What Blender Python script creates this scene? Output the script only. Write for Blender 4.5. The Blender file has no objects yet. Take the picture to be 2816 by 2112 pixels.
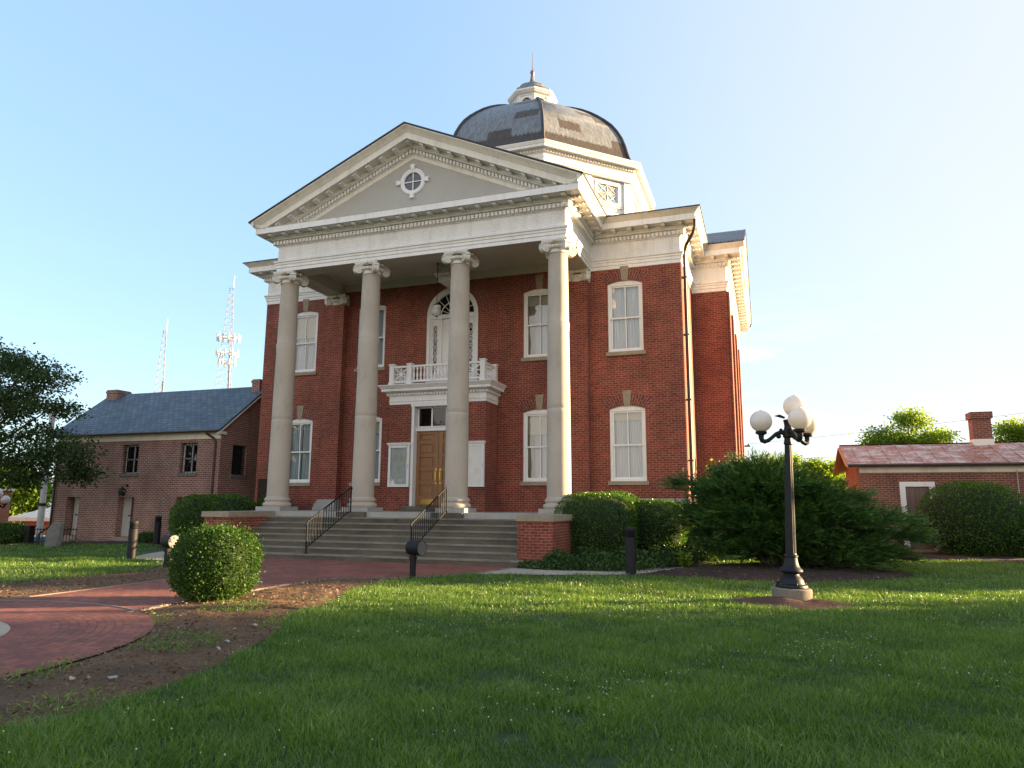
import bpy, bmesh, math, random
import numpy as np
from math import sin, cos, pi, radians, sqrt, atan2, hypot
from mathutils import Vector, Matrix
from mathutils.geometry import tessellate_polygon

SC = bpy.context.scene
COL = SC.collection

# ------------------------------------------------------------------ camera
cam_data = bpy.data.cameras.new('camera')
cam_data.sensor_width = 36.0
cam_data.lens = 1966.5 / 2816 * 36.0
cam_data.clip_end = 3000
cam = bpy.data.objects.new('camera', cam_data)
COL.objects.link(cam)
YAW, PITCH, ROLL = radians(19.41), radians(9.576), radians(0.357)
fw = Vector((-sin(YAW) * cos(PITCH), cos(YAW) * cos(PITCH), sin(PITCH)))
rt = Vector((cos(YAW), sin(YAW), 0))
up = rt.cross(fw)
r2 = rt * cos(ROLL) + up * sin(ROLL)
u2 = -rt * sin(ROLL) + up * cos(ROLL)
M = Matrix((r2, u2, -fw)).transposed().to_4x4()
M.translation = Vector((10.764, -20.669, 1.573))
cam.matrix_world = M
SC.camera = cam

# ------------------------------------------------------------------ world, sun, exposure
SUN_AZ = radians(27.8)      # behind the facade plane, from +x towards +y
SUN_EL = radians(9.7)
world = bpy.data.worlds.new('World')
SC.world = world
world.use_nodes = True
wt = world.node_tree
wt.nodes.clear()
wn = wt.nodes.new
w_out = wn('ShaderNodeOutputWorld'); w_bg = wn('ShaderNodeBackground')
sky = wn('ShaderNodeTexSky'); sky.sky_type = 'NISHITA'; sky.sun_disc = False
sky.sun_elevation = SUN_EL
sky.sun_rotation = pi / 2 - SUN_AZ
sky.air_density = 1.0; sky.dust_density = 0.9; sky.ozone_density = 1.4
w_bg.inputs[1].default_value = 0.12
# thin high cloud: wisps that whiten the sky low down and towards the sun
tc = wn('ShaderNodeTexCoord'); sep = wn('ShaderNodeSeparateXYZ')
wt.links.new(tc.outputs['Generated'], sep.inputs[0])
dot = wn('ShaderNodeVectorMath'); dot.operation = 'DOT_PRODUCT'
dot.inputs[1].default_value = (cos(SUN_AZ) * cos(SUN_EL), sin(SUN_AZ) * cos(SUN_EL), sin(SUN_EL))
wt.links.new(tc.outputs['Generated'], dot.inputs[0])
near_sun = wn('ShaderNodeMapRange'); near_sun.interpolation_type = 'SMOOTHSTEP'
near_sun.inputs[1].default_value = 0.0; near_sun.inputs[2].default_value = 0.92
near_sun.inputs[3].default_value = 0.0; near_sun.inputs[4].default_value = 0.85
wt.links.new(dot.outputs['Value'], near_sun.inputs[0])
cmap = wn('ShaderNodeMapping'); cmap.inputs['Scale'].default_value = (1.2, 1.2, 9.0)
cmap.inputs['Rotation'].default_value = (0.10, 0.05, 0.4)
wt.links.new(tc.outputs['Generated'], cmap.inputs[0])
cno = wn('ShaderNodeTexNoise'); cno.inputs['Scale'].default_value = 2.2; cno.inputs['Detail'].default_value = 7
cno.inputs['Roughness'].default_value = 0.55
wt.links.new(cmap.outputs[0], cno.inputs[0])
cr = wn('ShaderNodeMapRange'); cr.interpolation_type = 'SMOOTHSTEP'
cr.inputs[1].default_value = 0.47; cr.inputs[2].default_value = 0.64; cr.inputs[4].default_value = 0.95
wt.links.new(cno.outputs[0], cr.inputs[0])
low = wn('ShaderNodeMapRange'); low.interpolation_type = 'SMOOTHSTEP'
low.inputs[1].default_value = 0.34; low.inputs[2].default_value = 0.02
low.inputs[3].default_value = 0.0; low.inputs[4].default_value = 1.0
wt.links.new(sep.outputs[2], low.inputs[0])
m1 = wn('ShaderNodeMath'); m1.operation = 'MULTIPLY'
wt.links.new(cr.outputs[0], m1.inputs[0]); wt.links.new(low.outputs[0], m1.inputs[1])
s1 = wn('ShaderNodeMapRange'); s1.inputs[1].default_value = 0.1; s1.inputs[2].default_value = 0.5
s1.inputs[3].default_value = 0.25; s1.inputs[4].default_value = 1.0
wt.links.new(dot.outputs['Value'], s1.inputs[0])
m2 = wn('ShaderNodeMath'); m2.operation = 'MULTIPLY'
wt.links.new(m1.outputs[0], m2.inputs[0]); wt.links.new(s1.outputs[0], m2.inputs[1])
hz = wn('ShaderNodeMix'); hz.data_type = 'RGBA'
hz.inputs[7].default_value = (1.36, 1.37, 1.40, 1)
veil = wn('ShaderNodeMix'); veil.data_type = 'RGBA'; veil.inputs[0].default_value = 0.70
veil.inputs[7].default_value = (0.60, 0.93, 1.36, 1)
wt.links.new(sky.outputs[0], veil.inputs[6])
wt.links.new(near_sun.outputs[0], hz.inputs[0]); wt.links.new(veil.outputs[2], hz.inputs[6])
# warm band added to the low sky behind the viewer as fill light on the facade
anti = wn('ShaderNodeMapRange'); anti.interpolation_type = 'SMOOTHSTEP'
anti.inputs[1].default_value = 0.05; anti.inputs[2].default_value = -0.75; anti.inputs[3].default_value = 0.0; anti.inputs[4].default_value = 1.0
wt.links.new(sep.outputs[1], anti.inputs[0])
alow = wn('ShaderNodeMapRange'); alow.interpolation_type = 'SMOOTHSTEP'
alow.inputs[1].default_value = 0.75; alow.inputs[2].default_value = 0.05; alow.inputs[3].default_value = 0.0; alow.inputs[4].default_value = 0.9
wt.links.new(sep.outputs[2], alow.inputs[0])
am = wn('ShaderNodeMath'); am.operation = 'MULTIPLY'
wt.links.new(anti.outputs[0], am.inputs[0]); wt.links.new(alow.outputs[0], am.inputs[1])
glow = wn('ShaderNodeMix'); glow.data_type = 'RGBA'; glow.inputs[7].default_value = (3.0, 2.6, 2.28, 1)
cl = wn('ShaderNodeMix'); cl.data_type = 'RGBA'; cl.inputs[7].default_value = (1.85, 1.78, 1.70, 1)
wt.links.new(m2.outputs[0], cl.inputs[0]); wt.links.new(hz.outputs[2], cl.inputs[6])
wt.links.new(am.outputs[0], glow.inputs[0]); wt.links.new(cl.outputs[2], glow.inputs[6])
wt.links.new(glow.outputs[2], w_bg.inputs[0])
wt.links.new(w_bg.outputs[0], w_out.inputs[0])

sun_data = bpy.data.lights.new('sun', 'SUN')
sun_data.energy = 5.0
sun_data.angle = radians(0.55)
sun_data.color = (1.0, 0.70, 0.38)
sun = bpy.data.objects.new('sun', sun_data)
COL.objects.link(sun)
sd = Vector((cos(SUN_AZ) * cos(SUN_EL), sin(SUN_AZ) * cos(SUN_EL), sin(SUN_EL)))
sun.rotation_euler = sd.to_track_quat('Z', 'Y').to_euler()
sun.location = sd * 80

SC.view_settings.view_transform = 'Standard'
SC.view_settings.look = 'None'
SC.view_settings.gamma = 1.0
SC.view_settings.exposure = 2.55
SC.cycles.max_bounces = 8
SC.cycles.diffuse_bounces = 3
SC.cycles.glossy_bounces = 3
SC.cycles.transmission_bounces = 6
SC.cycles.transparent_max_bounces = 12
SC.cycles.use_denoising = True
SC.cycles.sample_clamp_indirect = 6.0

rng = np.random.default_rng(7)
random.seed(7)

# ------------------------------------------------------------------ materials
def new_mat(name):
    m = bpy.data.materials.new(name); m.use_nodes = True
    nt = m.node_tree
    b = nt.nodes['Principled BSDF']
    return m, nt, b

def noise(nt, scale, detail=4, rough=0.55, coord='Object', sc=None):
    t = nt.nodes.new('ShaderNodeTexCoord')
    n = nt.nodes.new('ShaderNodeTexNoise')
    n.inputs['Scale'].default_value = scale; n.inputs['Detail'].default_value = detail
    n.inputs['Roughness'].default_value = rough
    if sc:
        mp = nt.nodes.new('ShaderNodeMapping'); mp.inputs['Scale'].default_value = sc
        nt.links.new(t.outputs[coord], mp.inputs[0]); nt.links.new(mp.outputs[0], n.inputs[0])
    else:
        nt.links.new(t.outputs[coord], n.inputs[0])
    return n

def ramp(nt, fac, stops):
    r = nt.nodes.new('ShaderNodeValToRGB')
    e = r.color_ramp.elements
    while len(e) < len(stops): e.new(0.5)
    for i, (p, c) in enumerate(stops):
        e[i].position = p; e[i].color = (*c, 1) if len(c) == 3 else c
    nt.links.new(fac, r.inputs[0])
    return r

def mixc(nt, a, b, fac, mode='MIX'):
    m = nt.nodes.new('ShaderNodeMix'); m.data_type = 'RGBA'; m.blend_type = mode
    for s, v in ((6, a), (7, b), (0, fac)):
        if hasattr(v, 'is_linked') or hasattr(v, 'links'): nt.links.new(v, m.inputs[s])
        elif s == 0: m.inputs[0].default_value = v
        else: m.inputs[s].default_value = (*v, 1)
    return m.outputs[2]

def bump(nt, b, h, strength=0.3, dist=0.02):
    n = nt.nodes.new('ShaderNodeBump'); n.inputs['Strength'].default_value = strength
    n.inputs['Distance'].default_value = dist
    nt.links.new(h, n.inputs['Height']); nt.links.new(n.outputs[0], b.inputs['Normal'])

def plain(name, col, rough=0.6, var=0.12, scale=3.0, metallic=0.0, fine=0.0, dirt=None, spec=0.5):
    """solid colour with low- and high-frequency wear"""
    m, nt, b = new_mat(name)
    n = noise(nt, scale, 6, 0.6)
    d = tuple(c * (1 - var) for c in col); l = tuple(min(1, c * (1 + var)) for c in col)
    c = ramp(nt, n.outputs[0], [(0.3, d), (0.7, l)]).outputs[0]
    if fine:
        n2 = noise(nt, 60, 3, 0.7)
        r2_ = ramp(nt, n2.outputs[0], [(0.35, (1 - fine,) * 3), (0.7, (1, 1, 1))])
        c = mixc(nt, c, r2_.outputs[0], 1.0, 'MULTIPLY')
        bump(nt, b, n2.outputs[0], 0.25, 0.01)
    if dirt:
        n3 = noise(nt, 1.3, 8, 0.7, sc=(1, 1, 0.45))
        f = ramp(nt, n3.outputs[0], [(0.52, (0, 0, 0)), (0.75, (1, 1, 1))])
        c = mixc(nt, c, dirt, f.outputs[0])
    nt.links.new(c, b.inputs['Base Color'])
    b.inputs['Roughness'].default_value = rough
    b.inputs['Metallic'].default_value = metallic
    b.inputs['Specular IOR Level'].default_value = spec
    return m

def brick_mat(name, c1, c2, mortar, bw=0.215, bh=0.075, ms=0.011, offset=0.5, stain=0.25, bmp=0.5, uvrot=0, mottled=0.3):
    m, nt, b = new_mat(name)
    t = nt.nodes.new('ShaderNodeUVMap')
    mp = nt.nodes.new('ShaderNodeMapping')
    nt.links.new(t.outputs[0], mp.inputs[0])
    wob = noise(nt, 6.0, 2, 0.5)
    vm = nt.nodes.new('ShaderNodeVectorMath'); vm.operation = 'MULTIPLY_ADD'
    sub = nt.nodes.new('ShaderNodeVectorMath'); sub.operation = 'SUBTRACT'
    nt.links.new(wob.outputs['Color'], sub.inputs[0]); sub.inputs[1].default_value = (0.5, 0.5, 0.5)
    nt.links.new(sub.outputs[0], vm.inputs[0]); vm.inputs[1].default_value = (0.012, 0.012, 0)
    nt.links.new(mp.outputs[0], vm.inputs[2])
    br = nt.nodes.new('ShaderNodeTexBrick')
    br.offset = offset
    br.inputs['Scale'].default_value = 1.0
    br.inputs['Brick Width'].default_value = bw; br.inputs['Row Height'].default_value = bh
    br.inputs['Mortar Size'].default_value = ms; br.inputs['Mortar Smooth'].default_value = 0.25
    br.inputs['Bias'].default_value = -0.1
    br.inputs['Color1'].default_value = (*c1, 1); br.inputs['Color2'].default_value = (*c2, 1)
    br.inputs['Mortar'].default_value = (*mortar, 1)
    nt.links.new(vm.outputs[0], br.inputs[0])
    n1 = noise(nt, 0.8, 7, 0.65)
    r1 = ramp(nt, n1.outputs[0], [(0.3, (1 - stain,) * 3), (0.65, (1.0, 1.0, 1.0))])
    c = mixc(nt, br.outputs[0], r1.outputs[0], 1.0, 'MULTIPLY')
    n2 = noise(nt, 14, 4, 0.7)
    r2_ = ramp(nt, n2.outputs[0], [(0.3, (1 - mottled,) * 3), (0.7, (1.0 + mottled * 0.4,) * 3)])
    c = mixc(nt, c, r2_.outputs[0], 1.0, 'MULTIPLY')
    n4 = noise(nt, 1.0, 6, 0.7, sc=(1.7, 1.7, 0.22))
    r4 = ramp(nt, n4.outputs[0], [(0.32, (0.74, 0.74, 0.76)), (0.55, (1.0, 1.0, 1.0)), (0.78, (1.10, 1.09, 1.08))])
    c = mixc(nt, c, r4.outputs[0], 1.0, 'MULTIPLY')
    nt.links.new(c, b.inputs['Base Color'])
    b.inputs['Roughness'].default_value = 0.85
    inv = nt.nodes.new('ShaderNodeMath'); inv.operation = 'MULTIPLY_ADD'
    nt.links.new(br.outputs['Fac'], inv.inputs[0]); inv.inputs[1].default_value = -1.0
    nt.links.new(n2.outputs[0], inv.inputs[2])
    bump(nt, b, inv.outputs[0], bmp, 0.012)
    return m

def leaf_mat(name, dark, mid, light, trans=0.35, rough=0.5, spec=0.35):
    m, nt, b = new_mat(name)
    a = nt.nodes.new('ShaderNodeAttribute'); a.attribute_name = 'rnd'
    n = noise(nt, 1.6, 3, 0.5)
    ad = nt.nodes.new('ShaderNodeMath'); ad.operation = 'MULTIPLY_ADD'; ad.inputs[1].default_value = 0.65
    sb = nt.nodes.new('ShaderNodeMath'); sb.operation = 'MULTIPLY'; sb.inputs[1].default_value = 0.35
    nt.links.new(n.outputs[0], sb.inputs[0])
    nt.links.new(a.outputs['Fac'], ad.inputs[0]); nt.links.new(sb.outputs[0], ad.inputs[2])
    r = ramp(nt, ad.outputs[0], [(0.1, dark), (0.5, mid), (0.92, light)])
    nt.links.new(r.outputs[0], b.inputs['Base Color'])
    b.inputs['Roughness'].default_value = rough
    b.inputs['Specular IOR Level'].default_value = spec
    tr = nt.nodes.new('ShaderNodeBsdfTranslucent')
    tcol = mixc(nt, r.outputs[0], (1.25, 1.35, 0.45), 1.0, 'MULTIPLY')
    nt.links.new(tcol, tr.inputs[0])
    mxs = nt.nodes.new('ShaderNodeMixShader'); mxs.inputs[0].default_value = trans
    nt.links.new(b.outputs[0], mxs.inputs[1]); nt.links.new(tr.outputs[0], mxs.inputs[2])
    nt.links.new(mxs.outputs[0], nt.nodes['Material Output'].inputs[0])
    return m

MAT = {}
MAT['brick'] = brick_mat('red_brick', (0.325, 0.060, 0.031), (0.178, 0.030, 0.018), (0.39, 0.195, 0.125), ms=0.0105, stain=0.36, mottled=0.4)
MAT['brick_arch'] = brick_mat('red_brick_arch', (0.22, 0.042, 0.028), (0.17, 0.032, 0.022), (0.33, 0.19, 0.14), bw=0.215, bh=0.075, ms=0.011, offset=0.5)
MAT['brick_jail'] = brick_mat('old_brown_brick', (0.34, 0.126, 0.092), (0.22, 0.075, 0.058), (0.54, 0.42, 0.34), bw=0.22, bh=0.078, ms=0.013, stain=0.4)
MAT['brick_house'] = brick_mat('brown_brick', (0.24, 0.075, 0.045), (0.15, 0.04, 0.028), (0.36, 0.24, 0.17), bw=0.22, bh=0.077, ms=0.012, stain=0.3)
MAT['brick_far'] = brick_mat('far_orange_brick', (0.34, 0.10, 0.06), (0.28, 0.08, 0.05), (0.38, 0.2, 0.14))
MAT['paver'] = brick_mat('brick_paver', (0.38, 0.105, 0.060), (0.23, 0.060, 0.039), (0.13, 0.065, 0.045), bw=0.2, bh=0.1, ms=0.009, stain=0.45, bmp=0.4)

# painted clapboard / brick white
def white_mat(name, col, lines=0.0, pitch=0.075, dirt=0.2):
    m, nt, b = new_mat(name)
    n1 = noise(nt, 2.2, 8, 0.7, sc=(1, 1, 0.5))
    f = ramp(nt, n1.outputs[0], [(0.5, (1, 1, 1)), (0.82, (1 - dirt, 1 - dirt * 1.08, 1 - dirt * 1.25))])
    c = mixc(nt, col, f.outputs[0], 1.0, 'MULTIPLY')
    ns = noise(nt, 1.0, 6, 0.75, sc=(4.5, 4.5, 0.5))
    fs = ramp(nt, ns.outputs[0], [(0.30, (0.80, 0.77, 0.72)), (0.50, (1, 1, 1))])
    c = mixc(nt, c, fs.outputs[0], 0.7, 'MULTIPLY')
    if lines:
        t = nt.nodes.new('ShaderNodeUVMap')
        br = nt.nodes.new('ShaderNodeTexBrick')
        br.inputs['Scale'].default_value = 1.0
        br.inputs['Brick Width'].default_value = 0.215; br.inputs['Row Height'].default_value = pitch
        br.inputs['Mortar Size'].default_value = 0.007; br.inputs['Mortar Smooth'].default_value = 0.5
        for k in ('Color1', 'Color2'): br.inputs[k].default_value = (1, 1, 1, 1)
        br.inputs['Mortar'].default_value = (1 - lines,) * 3 + (1,)
        nt.links.new(t.outputs[0], br.inputs[0])
        c = mixc(nt, c, br.outputs[0], 1.0, 'MULTIPLY')
        inv = nt.nodes.new('ShaderNodeMath'); inv.operation = 'MULTIPLY'; inv.inputs[1].default_value = -1
        nt.links.new(br.outputs['Fac'], inv.inputs[0])
        bump(nt, b, inv.outputs[0], 0.5, 0.01)
    nt.links.new(c, b.inputs['Base Color'])
    b.inputs['Roughness'].default_value = 0.55
    return m
MAT['white'] = white_mat('white_paint', (0.79, 0.77, 0.735))
MAT['white_brick'] = white_mat('white_painted_brick', (0.79, 0.775, 0.75), lines=0.22, dirt=0.25)
MAT['cream'] = white_mat('cream_paint', (0.74, 0.69, 0.59), dirt=0.3)
MAT['window_white'] = white_mat('window_paint', (0.76, 0.75, 0.72), dirt=0.12)
MAT['stucco'] = plain('grey_stucco', (0.42, 0.40, 0.355), 0.9, 0.06, 1.5, fine=0.06)
MAT['column'] = plain('column_stone', (0.46, 0.40, 0.325), 0.8, 0.10, 0.7, fine=0.12, dirt=(0.33, 0.28, 0.215))
MAT['capital'] = white_mat('capital_paint', (0.70, 0.67, 0.60), dirt=0.45)
MAT['sandstone'] = plain('sandstone', (0.33, 0.27, 0.19), 0.9, 0.18, 4, fine=0.2)
MAT['granite'] = plain('pale_granite', (0.36, 0.345, 0.31), 0.8, 0.12, 2, fine=0.15)
MAT['ceiling'] = plain('porch_ceiling', (0.50, 0.46, 0.38), 0.7, 0.06, 2)

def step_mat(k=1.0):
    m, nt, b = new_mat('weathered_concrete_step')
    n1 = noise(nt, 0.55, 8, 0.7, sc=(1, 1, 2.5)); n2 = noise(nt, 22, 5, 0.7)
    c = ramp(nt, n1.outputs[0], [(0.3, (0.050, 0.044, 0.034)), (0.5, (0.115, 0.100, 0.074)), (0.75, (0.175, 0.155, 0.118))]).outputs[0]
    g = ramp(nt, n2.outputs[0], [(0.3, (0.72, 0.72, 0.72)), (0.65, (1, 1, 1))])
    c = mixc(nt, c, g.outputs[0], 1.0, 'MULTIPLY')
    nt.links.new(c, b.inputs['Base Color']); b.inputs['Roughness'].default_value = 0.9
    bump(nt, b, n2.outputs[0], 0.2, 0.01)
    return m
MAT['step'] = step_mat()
MAT['tread'] = plain('skylit_tread_concrete', (0.235, 0.205, 0.155), 0.9, 0.22, 1.6, fine=0.22, dirt=(0.10, 0.088, 0.066))  # paler than the risers: skylight on the treads put into the colour
MAT['concrete'] = plain('concrete', (0.36, 0.31, 0.245), 0.9, 0.14, 2, fine=0.15)
MAT['concrete_base'] = plain('pale_concrete', (0.22, 0.19, 0.145), 0.9, 0.16, 5, fine=0.2, dirt=(0.17, 0.13, 0.09))

def slate_mat(name, c1, c2, c3, bw=0.28, bh=0.16):
    m, nt, b = new_mat(name)
    t = nt.nodes.new('ShaderNodeUVMap')
    br = nt.nodes.new('ShaderNodeTexBrick'); br.inputs['Scale'].default_value = 1
    br.inputs['Brick Width'].default_value = bw; br.inputs['Row Height'].default_value = bh
    br.inputs['Mortar Size'].default_value = 0.020; br.inputs['Mortar Smooth'].default_value = 0.4
    br.inputs['Color1'].default_value = (*c1, 1); br.inputs['Color2'].default_value = (*c2, 1)
    br.inputs['Mortar'].default_value = (*c3, 1)
    nt.links.new(t.outputs[0], br.inputs[0])
    n = noise(nt, 1.5, 7, 0.7)
    r = ramp(nt, n.outputs[0], [(0.3, (0.7, 0.7, 0.7)), (0.7, (1.15, 1.15, 1.15))])
    c = mixc(nt, br.outputs[0], r.outputs[0], 1, 'MULTIPLY')
    nt.links.new(c, b.inputs['Base Color'])
    b.inputs['Roughness'].default_value = 0.55
    inv = nt.nodes.new('ShaderNodeMath'); inv.operation = 'MULTIPLY'; inv.inputs[1].default_value = -1
    nt.links.new(br.outputs['Fac'], inv.inputs[0]); bump(nt, b, inv.outputs[0], 0.5, 0.02)
    return m
MAT['slate'] = slate_mat('blue_slate', (0.115, 0.145, 0.175), (0.060, 0.082, 0.112), (0.018, 0.022, 0.032), 0.30, 0.19)
MAT['roof_dark'] = plain('dark_roof', (0.035, 0.034, 0.036), 0.6, 0.3, 3)
MAT['roof_slate2'] = slate_mat('bay_slate', (0.14, 0.16, 0.19), (0.08, 0.10, 0.13), (0.03, 0.035, 0.045), 0.3, 0.14)

def dome_mat():
    """old shingles in two ages: large replaced rectangles with ragged upper ends"""
    m, nt, b = new_mat('dome_shingle')
    t = nt.nodes.new('ShaderNodeUVMap')
    st = nt.nodes.new('ShaderNodeTexNoise'); st.inputs['Scale'].default_value = 1.0; st.inputs['Detail'].default_value = 4
    mp = nt.nodes.new('ShaderNodeMapping'); mp.inputs['Scale'].default_value = (14, 0.9, 1)
    nt.links.new(t.outputs[0], mp.inputs[0]); nt.links.new(mp.outputs[0], st.inputs[0])
    # ragged streak displaces v
    sub = nt.nodes.new('ShaderNodeMath'); sub.operation = 'MULTIPLY_ADD'; sub.inputs[1].default_value = 0.42; sub.inputs[2].default_value = -0.21
    nt.links.new(st.outputs[0], sub.inputs[0])
    cx = nt.nodes.new('ShaderNodeCombineXYZ'); nt.links.new(sub.outputs[0], cx.inputs[1])
    va = nt.nodes.new('ShaderNodeVectorMath'); va.operation = 'ADD'
    nt.links.new(t.outputs[0], va.inputs[0]); nt.links.new(cx.outputs[0], va.inputs[1])
    br = nt.nodes.new('ShaderNodeTexBrick'); br.offset = 0.37; br.inputs['Scale'].default_value = 1
    br.inputs['Brick Width'].default_value = 1.15; br.inputs['Row Height'].default_value = 0.62
    br.inputs['Mortar Size'].default_value = 0.0; br.inputs['Bias'].default_value = 0.0
    br.inputs['Color1'].default_value = (0, 0, 0, 1); br.inputs['Color2'].default_value = (1, 1, 1, 1)
    br.inputs['Mortar'].default_value = (0.5, 0.5, 0.5, 1)
    nt.links.new(va.outputs[0], br.inputs[0])
    age = ramp(nt, br.outputs[0], [(0.79, (0.190, 0.210, 0.232)), (0.83, (0.075, 0.058, 0.044))])
    n = nt.nodes.new('ShaderNodeTexNoise'); n.inputs['Scale'].default_value = 1; n.inputs['Detail'].default_value = 6
    mp2 = nt.nodes.new('ShaderNodeMapping'); mp2.inputs['Scale'].default_value = (9, 2.2, 1)
    nt.links.new(t.outputs[0], mp2.inputs[0]); nt.links.new(mp2.outputs[0], n.inputs[0])
    r = ramp(nt, n.outputs[0], [(0.25, (0.55, 0.55, 0.55)), (0.75, (1.35, 1.3, 1.25))])
    c = mixc(nt, age.outputs[0], r.outputs[0], 1, 'MULTIPLY')
    # lowest course brown-black
    sp = nt.nodes.new('ShaderNodeSeparateXYZ'); nt.links.new(va.outputs[0], sp.inputs[0])
    lo = nt.nodes.new('ShaderNodeMapRange'); lo.inputs[1].default_value = 0.72; lo.inputs[2].default_value = 0.78
    lo.inputs[3].default_value = 1; lo.inputs[4].default_value = 0
    nt.links.new(sp.outputs[1], lo.inputs[0])
    lowc = mixc(nt, (0.062, 0.050, 0.040), r.outputs[0], 1, 'MULTIPLY')
    c = mixc(nt, c, lowc, lo.outputs[0])
    # shingle courses
    sh = nt.nodes.new('ShaderNodeTexBrick'); sh.inputs['Scale'].default_value = 1
    sh.inputs['Brick Width'].default_value = 0.16; sh.inputs['Row Height'].default_value = 0.11
    sh.inputs['Mortar Size'].default_value = 0.007
    sh.inputs['Color1'].default_value = (1, 1, 1, 1); sh.inputs['Color2'].default_value = (0.85, 0.85, 0.85, 1)
    sh.inputs['Mortar'].default_value = (0.55, 0.55, 0.55, 1)
    nt.links.new(t.outputs[0], sh.inputs[0])
    c = mixc(nt, c, sh.outputs[0], 1, 'MULTIPLY')
    nt.links.new(c, b.inputs['Base Color']); b.inputs['Roughness'].default_value = 0.55
    return m
MAT['dome'] = dome_mat()

def tin_mat():
    m, nt, b = new_mat('worn_red_tin')
    n = noise(nt, 1.6, 8, 0.72, sc=(1.0, 1.6, 1.6)); n2 = noise(nt, 9, 6, 0.7)
    f = mixc(nt, n.outputs[0], n2.outputs[0], 0.35)
    r = ramp(nt, f, [(0.43, (0.24, 0.075, 0.045)), (0.50, (0.28, 0.135, 0.10)), (0.55, (0.40, 0.36, 0.34))])
    nt.links.new(r.outputs[0], b.inputs['Base Color']); b.inputs['Roughness'].default_value = 0.5
    return m
MAT['tin'] = tin_mat()
MAT['iron'] = plain('black_iron', (0.009, 0.009, 0.010), 0.6, 0.3, 8, spec=0.25)
MAT['lamp_iron'] = plain('lamp_black', (0.009, 0.0095, 0.011), 0.5, 0.3, 8, spec=0.3)
MAT['rubber'] = plain('black_rubber', (0.01, 0.01, 0.01), 0.8, 0.2, 8)
MAT['bollard'] = plain('dark_bollard', (0.013, 0.0135, 0.0155), 0.6, 0.3, 6, spec=0.25)
MAT['pipe'] = plain('brown_downspout', (0.055, 0.026, 0.018), 0.5, 0.25, 4)
MAT['bronze'] = plain('dark_bronze', (0.030, 0.020, 0.015), 0.45, 0.3, 9, metallic=0.6)
MAT['brass'] = plain('polished_brass', (0.62, 0.42, 0.12), 0.28, 0.15, 9, metallic=1.0)
MAT['flood_face'] = plain('flood_face', (0.10, 0.10, 0.10), 0.5, 0.2, 9)
MAT['jail_white'] = plain('door_white', (0.50, 0.49, 0.46), 0.7, 0.1, 5)
MAT['jail_red'] = plain('door_red', (0.11, 0.025, 0.028), 0.6, 0.2, 5)
MAT['dark'] = plain('dark_interior', (0.012, 0.012, 0.014), 0.9, 0.2, 4)
MAT['bark'] = plain('bark', (0.07, 0.05, 0.038), 0.95, 0.35, 6, fine=0.35)
MAT['lattice'] = plain('tower_steel', (0.17, 0.16, 0.18), 0.6, 0.1, 0.2)
MAT['antenna'] = plain('antenna_white', (0.55, 0.53, 0.50), 0.5, 0.05, 1)
MAT['coax'] = plain('coax_ladder', (0.45, 0.30, 0.28), 0.6, 0.25, 0.6)
MAT['wire'] = plain('wire', (0.25, 0.25, 0.25), 0.6, 0.1, 1)
MAT['pole_grey'] = plain('pole_grey', (0.40, 0.39, 0.36), 0.7, 0.12, 2)
MAT['far_wall'] = plain('tan_wall', (0.42, 0.27, 0.17), 0.85, 0.1, 1)
MAT['far_roof'] = plain('white_metal_roof', (0.72, 0.68, 0.58), 0.5, 0.06, 1)
MAT['marker'] = plain('grey_marker_stone', (0.17, 0.17, 0.155), 0.85, 0.25, 5, fine=0.25)
MAT['car_silver'] = plain('car_paint_silver', (0.32, 0.36, 0.42), 0.25, 0.05, 1, metallic=0.6)
MAT['car_tan'] = plain('car_paint_tan', (0.30, 0.21, 0.12), 0.25, 0.05, 1, metallic=0.4)
MAT['car_glass'] = plain('car_glass', (0.02, 0.03, 0.04), 0.08, 0.1, 1)
MAT['red_lens'] = plain('red_lens', (0.5, 0.02, 0.02), 0.3, 0.1, 1)
MAT['chrome'] = plain('chrome', (0.6, 0.6, 0.6), 0.2, 0.1, 1, metallic=1)
MAT['paper'] = plain('pinned_paper', (0.78, 0.78, 0.76), 0.9, 0.05, 5)
MAT['board_back'] = plain('board_backing', (0.74, 0.80, 0.84), 0.8, 0.06, 3)

def wood_mat(name, a, c, scale=(30, 30, 1.6)):
    m, nt, b = new_mat(name)
    n = noise(nt, 1.0, 6, 0.6, sc=scale)
    r = ramp(nt, n.outputs[0], [(0.3, a), (0.7, c)])
    nt.links.new(r.outputs[0], b.inputs['Base Color']); b.inputs['Roughness'].default_value = 0.45
    return m
MAT['oak'] = wood_mat('oak_door', (0.17, 0.074, 0.026), (0.32, 0.152, 0.060))
MAT['old_wood'] = wood_mat('weathered_door', (0.10, 0.055, 0.042), (0.20, 0.12, 0.095))
MAT['fascia_wood'] = plain('bounce_lit_fascia', (0.50, 0.26, 0.13), 0.7, 0.1, 3)  # orange of sunlight bounced onto the soffit, put into the base colour

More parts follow.
